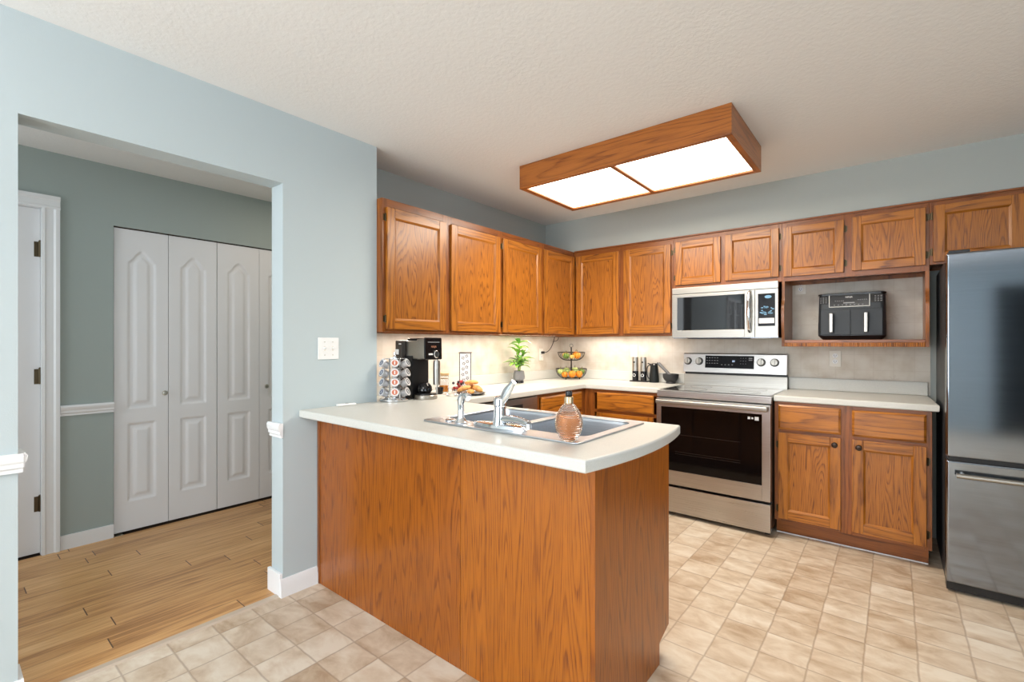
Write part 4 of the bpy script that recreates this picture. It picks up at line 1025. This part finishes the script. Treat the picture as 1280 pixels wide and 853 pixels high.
# coffee pod carousel
PC = (-2.315, 1.745)
pc = thing('pod_carousel', 'chrome coffee pod carousel on the peninsula near the wall', 'pod holder', (PC[0], PC[1], Z1))
m = MB()
m.lathe([(0.080, 0), (0.088, 0.003), (0.088, 0.010), (0.082, 0.016), (0.05, 0.018), (0, 0.018)], (0, 0, 0), 40); m.build('base', chrome, pc)
MB().lathe([(0.012, 0.018), (0.012, 0.262), (0.006, 0.268), (0.009, 0.276), (0.007, 0.286), (0, 0.288)], (0, 0, 0), 20).build('spindle', chrome, pc)
m = MB()
view = math.atan2(-PC[1], -PC[0])
tiers = [0.052, 0.110, 0.166, 0.222]
angs = [view + math.radians(a_) for a_ in (0, 60, -60, 120, -120)]
for a_ in angs + [view + PI]:
    ux, uy = math.cos(a_), math.sin(a_)
    tx, ty = -uy, ux
    for s in (-1, 1):
        m.tube([(ux * 0.052 + s * tx * 0.028, uy * 0.052 + s * ty * 0.028, 0.018), (ux * 0.052 + s * tx * 0.028, uy * 0.052 + s * ty * 0.028, 0.252)], 0.0018, 6)
for z in (0.019, 0.075, 0.135, 0.192, 0.250):
    m.tube([(0.058 * math.cos(2 * PI * k / 36), 0.058 * math.sin(2 * PI * k / 36), z) for k in range(36)], 0.0018, 6, closed=True)
m.build('wire_frame', chrome, pc)
MB().lathe([(0, 0.250), (0.055, 0.250), (0.055, 0.253), (0, 0.254)], (0, 0, 0), 30).build('top_plate', chrome, pc)
white_foil = plain('white_foil', (0.75, 0.74, 0.74), 0.35)
pod_cup = plain('silver_pod_cup', (0.62, 0.62, 0.64), 0.3, 0.7)
lid_cols = {'orange': plain('orange_printed_foil', (0.55, 0.17, 0.10), 0.4), 'navy': plain('navy_printed_foil', (0.03, 0.05, 0.12), 0.4), 'grey': plain('grey_printed_foil', (0.12, 0.14, 0.17), 0.4)}
tn = ['bottom', 'second lowest', 'second highest', 'top']
cn = [('orange', 'middle column of the carousel'), ('grey', 'right column of the carousel'), ('navy', 'left column of the carousel'), ('grey', 'rear right of the carousel'), ('navy', 'rear left of the carousel')]
for (colr, cnm), a_ in zip(cn, angs):
    for tnm, z in zip(tn, tiers):
        p = thing('coffee_pod', f'{colr}-lidded coffee pod, {tnm} row, {cnm}', 'coffee pod', (PC[0] + math.cos(a_) * 0.076, PC[1] + math.sin(a_) * 0.076, Z1 + z), 0, 'coffee pods in the carousel')
        p.rotation_euler = (0, math.radians(66), a_)
        MB().lathe([(0.0165, -0.030), (0.0185, -0.028), (0.0225, 0.008), (0.0262, 0.010), (0.0262, 0.012), (0, 0.012)], (0, 0, 0), 22).build('cup', pod_cup, p)
        lid = MB().lathe([(0, 0.0121), (0.0225, 0.0121), (0.0225, 0.0127), (0.0, 0.0127)], (0, 0, 0), 22).build('foil_lid', white_foil, p)
        m = MB(); m.lathe([(0, 0.0128), (0.0165, 0.0128), (0.0165, 0.0131), (0, 0.0131)], (0, 0, 0), 22)
        m.build('printed_disc', lid_cols[colr], lid)
        MB().box(-0.010, 0.010, -0.003, 0.003, 0.0132, 0.0134).build('lid_print', print_white, lid)

# honey jar
jr = thing('glass_jar', 'square-shouldered glass jar part filled with amber honey', 'jar', (-2.440, 2.255, Z1))
MB().lathe([(0, 0), (0.032, 0), (0.034, 0.003), (0.034, 0.115), (0.031, 0.119), (0.0295, 0.116), (0.0315, 0.112), (0.0315, 0.005), (0, 0.004)], (0, 0, 0), 32).build('glass_body', glass, jr)
MB().lathe([(0, 0.0045), (0.031, 0.0052), (0.031, 0.050), (0, 0.0502)], (0, 0, 0), 32).build('honey', plain('honey', (0.75, 0.28, 0.04), 0.15), jr)
MB().lathe([(0.0308, 0.095), (0.0308, 0.098), (0.0, 0.098)], (0, 0, 0), 32).build('inner_seal', plain('tan_seal', (0.65, 0.42, 0.2), 0.5), jr)
MB().lathe([(0.0, 0.1195), (0.036, 0.1195), (0.037, 0.123), (0.037, 0.134), (0.034, 0.137), (0, 0.137)], (0, 0, 0), 32).build('lid', plain('tan_wood', (0.62, 0.42, 0.22), 0.45), jr)
# scoop
so = thing('measuring_spoon', 'small chrome measuring spoons lying before the honey jar', 'spoon', (-2.245, 2.115, Z1), 0.6)
m = MB()
for k, dx in enumerate((0, 0.02)):
    m.lathe([(0.0, 0.0), (0.012, 0.002), (0.017, 0.010), (0.0155, 0.010), (0.011, 0.004), (0, 0.002)], (dx + 0.03 * k, 0.012 * k, 0), 18)
m.build('spoon_bowls', chrome, so)
m = MB(); m.tube([(0.0, 0.012, 0.010), (-0.03, 0.05, 0.006), (-0.05, 0.065, 0.003)], 0.003, 8); m.tube([(0.05, 0.026, 0.010), (0.01, 0.05, 0.006), (-0.04, 0.070, 0.004)], 0.003, 8); m.build('spoon_handles', chrome, so)
ck = thing('small_black_cup', 'small black cup standing between coffee maker and honey jar', 'cup', (-2.385, 2.165, Z1))
MB().lathe([(0, 0), (0.020, 0), (0.024, 0.004), (0.027, 0.045), (0.025, 0.045), (0.022, 0.006), (0, 0.005)], (0, 0, 0), 24).build('cup_body', black_gl, ck)
# tall patterned tin
tt = thing('tall_tin', 'tall narrow white tin with black berry pattern behind the plate', 'tin', (-2.445, 2.475, Z1), 0.0)
tt.rotation_euler = (0, 0, math.radians(40))
m = MB(); m.box(-0.041, 0.041, -0.030, 0.030, 0, 0.272, bev=0.002); tb = m.build('tin_body', plain('white_enamel_tin', (0.80, 0.80, 0.82), 0.35), tt)
m = MB()
for r_ in range(6):
    for k in range(2):
        x_, z_ = -0.014 + 0.026 * k + 0.004 * math.sin(r_ * 2), 0.035 + r_ * 0.040 + 0.014 * k
        for j in range(5):
            a_ = j * 1.256 + r_; m.lathe([(0, 0), (0.0036, 0), (0.0036, 0.0006), (0, 0.0006)], (x_ + 0.008 * math.cos(a_), -0.030, z_ + 0.008 * math.sin(a_)), 10, axis='-y')
m.build('printed_pattern', plain('black_print', (0.02, 0.02, 0.025), 0.5), tb)
m = MB()
for x_ in (-0.041, 0.041):
    m.tube([(x_, -0.030, 0.0), (x_, -0.030, 0.272)], 0.0022, 6)
    for k in range(22): m.sphere((x_, -0.0315, 0.008 + k * 0.012), 0.0034, 6)
m.build('beaded_edges', black_pl, tb)
MB().box(-0.047, 0.047, -0.036, 0.036, 0.272, 0.277, bev=0.001).build('lid', black_pl, tt)
# berry sprig
bsp = thing('berry_sprig', 'sprig of red and dark berries lying at the foot of the tin', 'decoration', (-2.365, 2.325, Z1))
m = MB(); rr = random.Random(5)
for k in range(7):
    m.tube(bez([(0.05 * rr.uniform(-1, 1), 0.03 * rr.uniform(-1, 1), 0.004), (0, 0, 0.05), (0.05 * rr.uniform(-1, 1), 0.05 * rr.uniform(-1, 1), 0.035)], 6), 0.0012, 5)
m.build('twigs', dark_brown, bsp)
redm = plain('red_berry', (0.42, 0.03, 0.03), 0.25); darkb = plain('dark_berry', (0.05, 0.035, 0.05), 0.3); paleb = plain('frosted_berry', (0.55, 0.5, 0.5), 0.5)
for k in range(30):
    a_ = rr.random() * 2 * PI; rad = rr.random() ** .5 * 0.055
    o = MB().sphere((rad * math.cos(a_), rad * math.sin(a_), 0.011 + rr.random() * 0.065), 0.010, 12).build('berry', [redm, darkb, paleb, redm][k % 4], bsp)
# plate with rolls
PX, PY = -2.195, 2.275
pl = thing('serving_plate', 'round dark plate holding golden bread rolls', 'plate', (PX, PY, Z1))
MB().lathe([(0, 0), (0.062, 0), (0.092, 0.007), (0.099, 0.012), (0.097, 0.014), (0.088, 0.010), (0.058, 0.005), (0, 0.005)], (0, 0, 0), 40).build('plate_dish', plain('dark_stoneware', (0.04, 0.038, 0.036), 0.25), pl)
def bun_mat():
    m, N, L, b = newmat('golden_crust')
    tc = N.new('ShaderNodeTexCoord'); n = N.new('ShaderNodeTexNoise'); n.inputs['Scale'].default_value = 38; n.inputs['Detail'].default_value = 5
    L.new(tc.outputs['Object'], n.inputs['Vector'])
    L.new(ramp(N, L, n.outputs[0], [(0.3, (0.50, 0.19, 0.04)), (0.5, (0.72, 0.34, 0.09)), (0.7, (0.82, 0.48, 0.17))]), b.inputs['Base Color'])
    bp = N.new('ShaderNodeBump'); bp.inputs['Distance'].default_value = 0.003; bp.inputs['Strength'].default_value = 0.5; L.new(n.outputs[0], bp.inputs['Height']); L.new(bp.outputs[0], b.inputs['Normal'])
    b.inputs['Roughness'].default_value = 0.5; return m
bunm = bun_mat()
rdir = Vector((math.cos(math.radians(39)), math.sin(math.radians(39)), 0))   # to the viewer's right
fdir = Vector((rdir.y, -rdir.x, 0))                                          # towards the viewer
for (r_, f_, z_, sx_, sz_, rl, lb) in ((-0.044, 0.020, 0.040, 1.35, 0.55, 0.30, 'large golden bread roll leaning on the left of the plate'), (0.044, 0.020, 0.038, 1.05, 0.62, -0.45, 'golden bread roll leaning on the right of the plate'),
                              (0.0, -0.046, 0.040, 1.2, 0.65, 0, 'bread roll at the back of the plate, mostly hidden'), (0.002, -0.004, 0.078, 1.25, 0.50, 0.05, 'golden bread roll on top of the pile'), (0.002, 0.066, 0.024, 0.70, 0.5, 0, 'small bread roll at the front centre of the plate')):
    c = Vector((PX, PY, Z1)) + rdir * r_ + fdir * f_ + Vector((0, 0, z_))
    o = MB().sphere((0, 0, 0), 0.037, 24, sx=sx_, sy=0.95, sz=sz_).build('bread_roll', bunm)
    for v in o.data.vertices:
        if v.co.z < -0.012 * (sz_ / 0.6): v.co.z = -0.012 * (sz_ / 0.6)
    o.location = c; o.rotation_euler = (0, -rl, math.radians(39)); tag(o, lb, 'bread roll', 'bread rolls on the plate')

# potted plant
pp = thing('potted_plant', 'leafy green plant in a faceted grey pot by the left backsplash', 'plant', (-2.520, 3.205, Z1))
potm = plain('grey_concrete_pot', (0.20, 0.20, 0.21), 0.7, bump=0.4, bscale=60)
m = MB(); m.lathe([(0.036, 0.022), (0.050, 0.036), (0.052, 0.055), (0.044, 0.106), (0.040, 0.106), (0.040, 0.098), (0, 0.098)], (0, 0, 0), 8); pot = m.build('pot', potm, pp, angle=15)
m = MB()
for k in range(4):
    a_ = PI / 4 + k * PI / 2; m.box(0.026 * math.cos(a_) - 0.011, 0.026 * math.cos(a_) + 0.011, 0.026 * math.sin(a_) - 0.011, 0.026 * math.sin(a_) + 0.011, 0, 0.024, bev=0.002)
m.build('pot_feet', plain('dark_pot_base', (0.05, 0.05, 0.055), 0.6), pot)
leafm = plain('glossy_green_leaf', (0.22, 0.48, 0.06), 0.35); leafd = plain('deep_green_leaf', (0.10, 0.25, 0.05), 0.35); leafl = plain('light_green_leaf', (0.45, 0.70, 0.14), 0.4)
stemm = plain('green_stem', (0.25, 0.36, 0.10), 0.5)
m = MB(); stems = []
for k, (dx, dy, hh) in enumerate(((0.0, 0.0, 0.34), (0.015, 0.012, 0.25), (-0.018, 0.004, 0.26), (0.008, -0.018, 0.19), (-0.008, 0.016, 0.20))):
    pts_ = bez([(dx * 0.4, dy * 0.4, 0.095), (dx * 0.8, dy * 0.8, 0.15), (dx * 1.6, dy * 1.6, hh)], 8); stems.append(pts_); m.tube(pts_, 0.0035, 7)
m.build('stems', stemm, pp)
rr = random.Random(11)
def leaf(base, az, el, ln, wd, mat):
    bm = bmesh.new(); rows = []; n = 9
    d = Vector((math.cos(az), math.sin(az), 0)); s_ = Vector((-math.sin(az), math.cos(az), 0)); p = Vector(base); e = el
    for i in range(n + 1):
        t_ = i / n; w_ = wd * (math.sin(PI * min(1, t_ ** 0.75)) ** 0.9) * 0.5 + 0.0006
        up = Vector((0, 0, 1)); 
        rows.append([bm.verts.new(p + s_ * w_ * k + up * abs(k) * w_ * 0.35) for k in (-1, -0.5, 0, 0.5, 1)])
        p = p + (d * math.cos(e) + up * math.sin(e)) * ln / n; e -= 0.13
    for a_, b_ in zip(rows, rows[1:]):
        for k in range(4): bm.faces.new([a_[k], a_[k + 1], b_[k + 1], b_[k]])
    geo = bmesh.ops.extrude_face_region(bm, geom=list(bm.faces))
    bmesh.ops.translate(bm, vec=(0, 0, 0.0007), verts=[g for g in geo['geom'] if isinstance(g, bmesh.types.BMVert)])
    mm = MB(); mm.merge(bm); return mm.build('leaf', mat, pp, angle=60)
for k in range(40):
    st = stems[k % 5]; i = 3 + (k * 5) % 6; b_ = st[min(i, 8)]
    if k < 6: b_ = stems[0][8 - k % 2]
    az = k * 2.39996 + 0.3; el = 0.95 - 0.4 * rr.random() if i > 5 else 0.35 + 0.4 * rr.random()
    d_ = 0.125 if math.cos(az) > -0.75 else 0.085
    leaf(b_, az, el, d_ * (0.8 + 0.35 * rr.random()), 0.038 + 0.010 * rr.random(), [leafm, leafl, leafd, leafm][k % 4])

# two-tier basket with gourds
BX, BY_ = -2.418, 3.892
bk = thing('tiered_basket', 'two-tier black wire fruit basket in the worktop corner', 'basket', (BX, BY_, Z1))
wire = plain('black_wire', (0.02, 0.017, 0.014), 0.4, 0.6)
def wire_bowl(zb, zt, rb, rt):
    m = MB()
    def P_(a_, t_):
        r_ = rb + (rt - rb) * math.sin(t_ * PI / 2); z = zb + (zt - zb) * (1 - math.cos(t_ * PI / 2)) ** 0.85
        return (r_ * math.cos(a_), r_ * math.sin(a_), z)
    for r_, z, w_ in ((rt, zt, 0.0032), (rb, zb, 0.0028)):
        m.tube([(r_ * math.cos(2 * PI * k / 48), r_ * math.sin(2 * PI * k / 48), z) for k in range(48)], w_, 6, closed=True)
    for k in range(28): m.tube([P_(2 * PI * k / 28, i / 8) for i in range(9)], 0.0014, 5)
    for k in range(6): m.tube([(0, 0, zb), (rb * math.cos(PI * k / 3), rb * math.sin(PI * k / 3), zb)], 0.0018, 5)
    return m
wire_bowl(0.012, 0.100, 0.085, 0.148).build('lower_bowl', wire, bk)
wire_bowl(0.182, 0.258, 0.060, 0.130).build('upper_bowl', wire, bk)
m = MB(); m.tube([(0, 0, 0.012), (0, 0, 0.305)], 0.0065, 10); m.build('centre_pole', wire, bk)
m = MB(); m.tube([(0, 0.0 + 0.0, 0.305)] * 1 + [(0.016 * math.sin(2 * PI * k / 20) * 0.777, 0.016 * math.sin(2 * PI * k / 20) * 0.63, 0.322 - 0.016 * math.cos(2 * PI * k / 20)) for k in range(21)], 0.0018, 6); m.build('top_ring', wire, bk)
m = MB()
for k in range(3):
    a_ = 2 * PI * k / 3 + 0.4; m.sphere((0.08 * math.cos(a_), 0.08 * math.sin(a_), 0.006), 0.006, 10)
m.build('ball_feet', wire, bk)
og = plain('orange_gourd_skin', (0.85, 0.28, 0.02), 0.4); yl = plain('yellow_gourd_skin', (0.80, 0.52, 0.13), 0.4); gg = plain('green_gourd_skin', (0.16, 0.26, 0.05), 0.45); lg = plain('pale_green_gourd_skin', (0.50, 0.62, 0.20), 0.45)
stem_m = plain('dry_stem', (0.22, 0.18, 0.06), 0.7)
def gourd(rx, fx, z, r, mat, label, sz=0.85, lobes=9, tall=0, tilt=0):
    c = Vector((BX, BY_, Z1 + z)) + rdir * rx + fdir * fx
    n = 14; prof = []
    for i in range(n + 1):
        a_ = PI * i / n; rr_ = r * 1.0 * math.sin(a_); zz = -r * sz * math.cos(a_)
        if i > n // 2: zz += tall * (i - n / 2) / (n / 2)
        if a_ > 2.6: zz -= r * 0.10 * (a_ - 2.6) / .5
        prof.append((0 if i in (0, n) else rr_ / 1.12, zz))
    t_ = thing('gourd', label, 'gourd', c, rr.random() * 3, 'gourds and little pumpkins in the basket')
    t_.rotation_euler[0] = tilt
    MB().lathe(prof, (0, 0, 0), 54, lobes=lobes, la=0.12).build('skin', mat, t_, angle=60)
    MB().tube(bez([(0, 0, prof[-1][1] - 0.002), (0, 0, prof[-1][1] + 0.010), (0.006, 0, prof[-1][1] + 0.018)], 5), [0.004, 0.0035, 0.003, 0.003, 0.0035, 0.004], 7).build('stem', stem_m, t_)
LZ = 0.012
gourd(0.0, 0.072, 0.052, 0.036, og, 'largest orange mini pumpkin at the front centre of the lower basket tier', 0.95)
gourd(0.069, 0.046, 0.050, 0.033, og, 'orange mini pumpkin at the right of the lower basket tier', 1.0)
gourd(-0.068, 0.047, 0.046, 0.030, og, 'orange mini pumpkin at the left of the lower basket tier', 0.9)
gourd(-0.103, 0.004, 0.074, 0.030, lg, 'pale green gourd at the far left of the lower tier', 0.95)
gourd(0.102, -0.010, 0.074, 0.031, gg, 'dark green gourd at the far right of the lower tier', 0.95)
gourd(-0.040, -0.062, 0.080, 0.034, lg, 'pale green gourd behind the left lower pumpkin', 0.8)
gourd(0.040, -0.045, 0.084, 0.036, lg, 'pale green gourd with its dark stem behind the right lower pumpkin', 0.8)
gourd(-0.052, 0.038, 0.224, 0.032, gg, 'dark green striped gourd in the upper basket tier', 0.9)
gourd(0.0, 0.062, 0.216, 0.023, yl, 'small yellow gourd at the front centre of the upper tier', 0.85)
gourd(0.052, 0.034, 0.230, 0.036, og, 'orange mini pumpkin in the upper basket tier', 0.95)
gourd(0.050, -0.048, 0.240, 0.034, og, 'orange mini pumpkin at the back of the upper tier', 0.8)
gourd(-0.050, -0.035, 0.232, 0.032, yl, 'yellow gourd at the back left of the upper tier', 0.8)

# salt and pepper mills on tray
MX, MY = -1.775, 4.015
tr = tag(MB().box(-0.085, 0.085, -0.035, 0.035, 0, 0.010, bev=0.003).build('mill_tray', black_pl), 'narrow black tray under the salt and pepper mills', 'tray'); tr.location = (MX, MY, Z1)
for dx, lb in ((-0.042, 'steel and black pepper mill on the left of the tray'), (0.036, 'steel and black salt mill on the right of the tray')):
    ml = thing('spice_mill', lb, 'pepper mill', (MX + dx, MY, Z1 + 0.0102), 0, 'salt and pepper mills')
    MB().lathe([(0.026, 0), (0.027, 0.003), (0.027, 0.085), (0, 0.085)], (0, 0, 0), 28).build('black_window_body', black_gl, ml)
    MB().lathe([(0.0265, 0.085), (0.0265, 0.205), (0.024, 0.210), (0, 0.211)], (0, 0, 0), 28).build('steel_grip', steel_w, ml)
    MB().lathe([(0, 0), (0.008, 0), (0.008, 0.002), (0, 0.002)], (0, -0.0262, 0.165), 14, axis='-y').build('button', black_gl, ml)
    MB().tube([(0.012 * math.cos(2 * PI * k / 24), -0.0272, 0.048 + 0.012 * math.sin(2 * PI * k / 24)) for k in range(24)], 0.0022, 6, closed=True).build('round_badge', print_white, ml)
# black carafe
cf = thing('black_carafe', 'matt black lidded carafe with side handle beside the mills', 'carafe', (-1.640, 4.012, Z1))
MB().lathe([(0, 0), (0.040, 0), (0.042, 0.004), (0.040, 0.05), (0.034, 0.12), (0.031, 0.150), (0, 0.150)], (0, 0, 0), 32).build('carafe_body', plain('matt_black_enamel', (0.008, 0.010, 0.010), 0.5, spec=0.3), cf)
MB().lathe([(0.033, 0.150), (0.034, 0.154), (0.030, 0.164), (0.012, 0.170), (0, 0.170)], (0, 0, 0), 28).build('lid', black_gl, cf)
m = MB(); m.prism([(0.026, 0.150), (0.030, 0.178), (0.040, 0.170), (0.040, 0.155)], 'y', -0.008, 0.008); m.build('spout', black_gl, cf)
m = MB(); m.tube(bez([(-0.030, 0, 0.148), (-0.075, 0, 0.155), (-0.070, 0, 0.12), (-0.068, 0, 0.045), (-0.060, 0, 0.03), (-0.038, 0, 0.032)], 16), 0.0045, 8); m.build('handle', black_pl, cf)
m = MB(); m.tube([(-0.034, 0, 0.157), (-0.058, 0, 0.166)], 0.005, 8); m.build('thumb_lever', black_pl, cf)
# mortar and pestle
mo = thing('mortar', 'dark grey stone mortar beside the range', 'mortar', (-1.490, 4.005, Z1))
stone = plain('dark_granite', (0.028, 0.028, 0.03), 0.6, bump=0.3, bscale=160)
MB().lathe([(0, 0), (0.040, 0), (0.042, 0.004), (0.038, 0.016), (0.054, 0.030), (0.064, 0.048), (0.066, 0.078), (0.064, 0.081), (0.056, 0.080), (0.050, 0.045), (0.03, 0.030), (0, 0.027)], (0, 0, 0), 40).build('stone_bowl', stone, mo)
pe = tag(MB().tube([(0, 0, 0), (-0.03, 0, 0.032), (-0.10, 0.0, 0.10), (-0.118, 0, 0.118)], [0.017, 0.012, 0.014, 0.013], 18).build('pestle', plain('grey_granite', (0.16, 0.16, 0.165), 0.5, bump=0.3, bscale=160)), 'grey stone pestle leaning out of the mortar', 'pestle')
pe.location = (-1.480, 4.005, Z1 + 0.052)
# small white object by the wall
rm = thing('white_remote', 'small white slim gadget lying on the peninsula by the wall', 'gadget', (-2.325, 1.432, Z1), math.radians(78))
m = MB(); m.box(-0.052, 0.052, -0.014, 0.014, 0, 0.012, bev=0.005, seg=3); m.build('case', white_pl, rm)
MB().box(-0.006, 0.010, -0.006, 0.006, 0.0121, 0.0130, bev=0.0003).build('button', print_grey, rm)
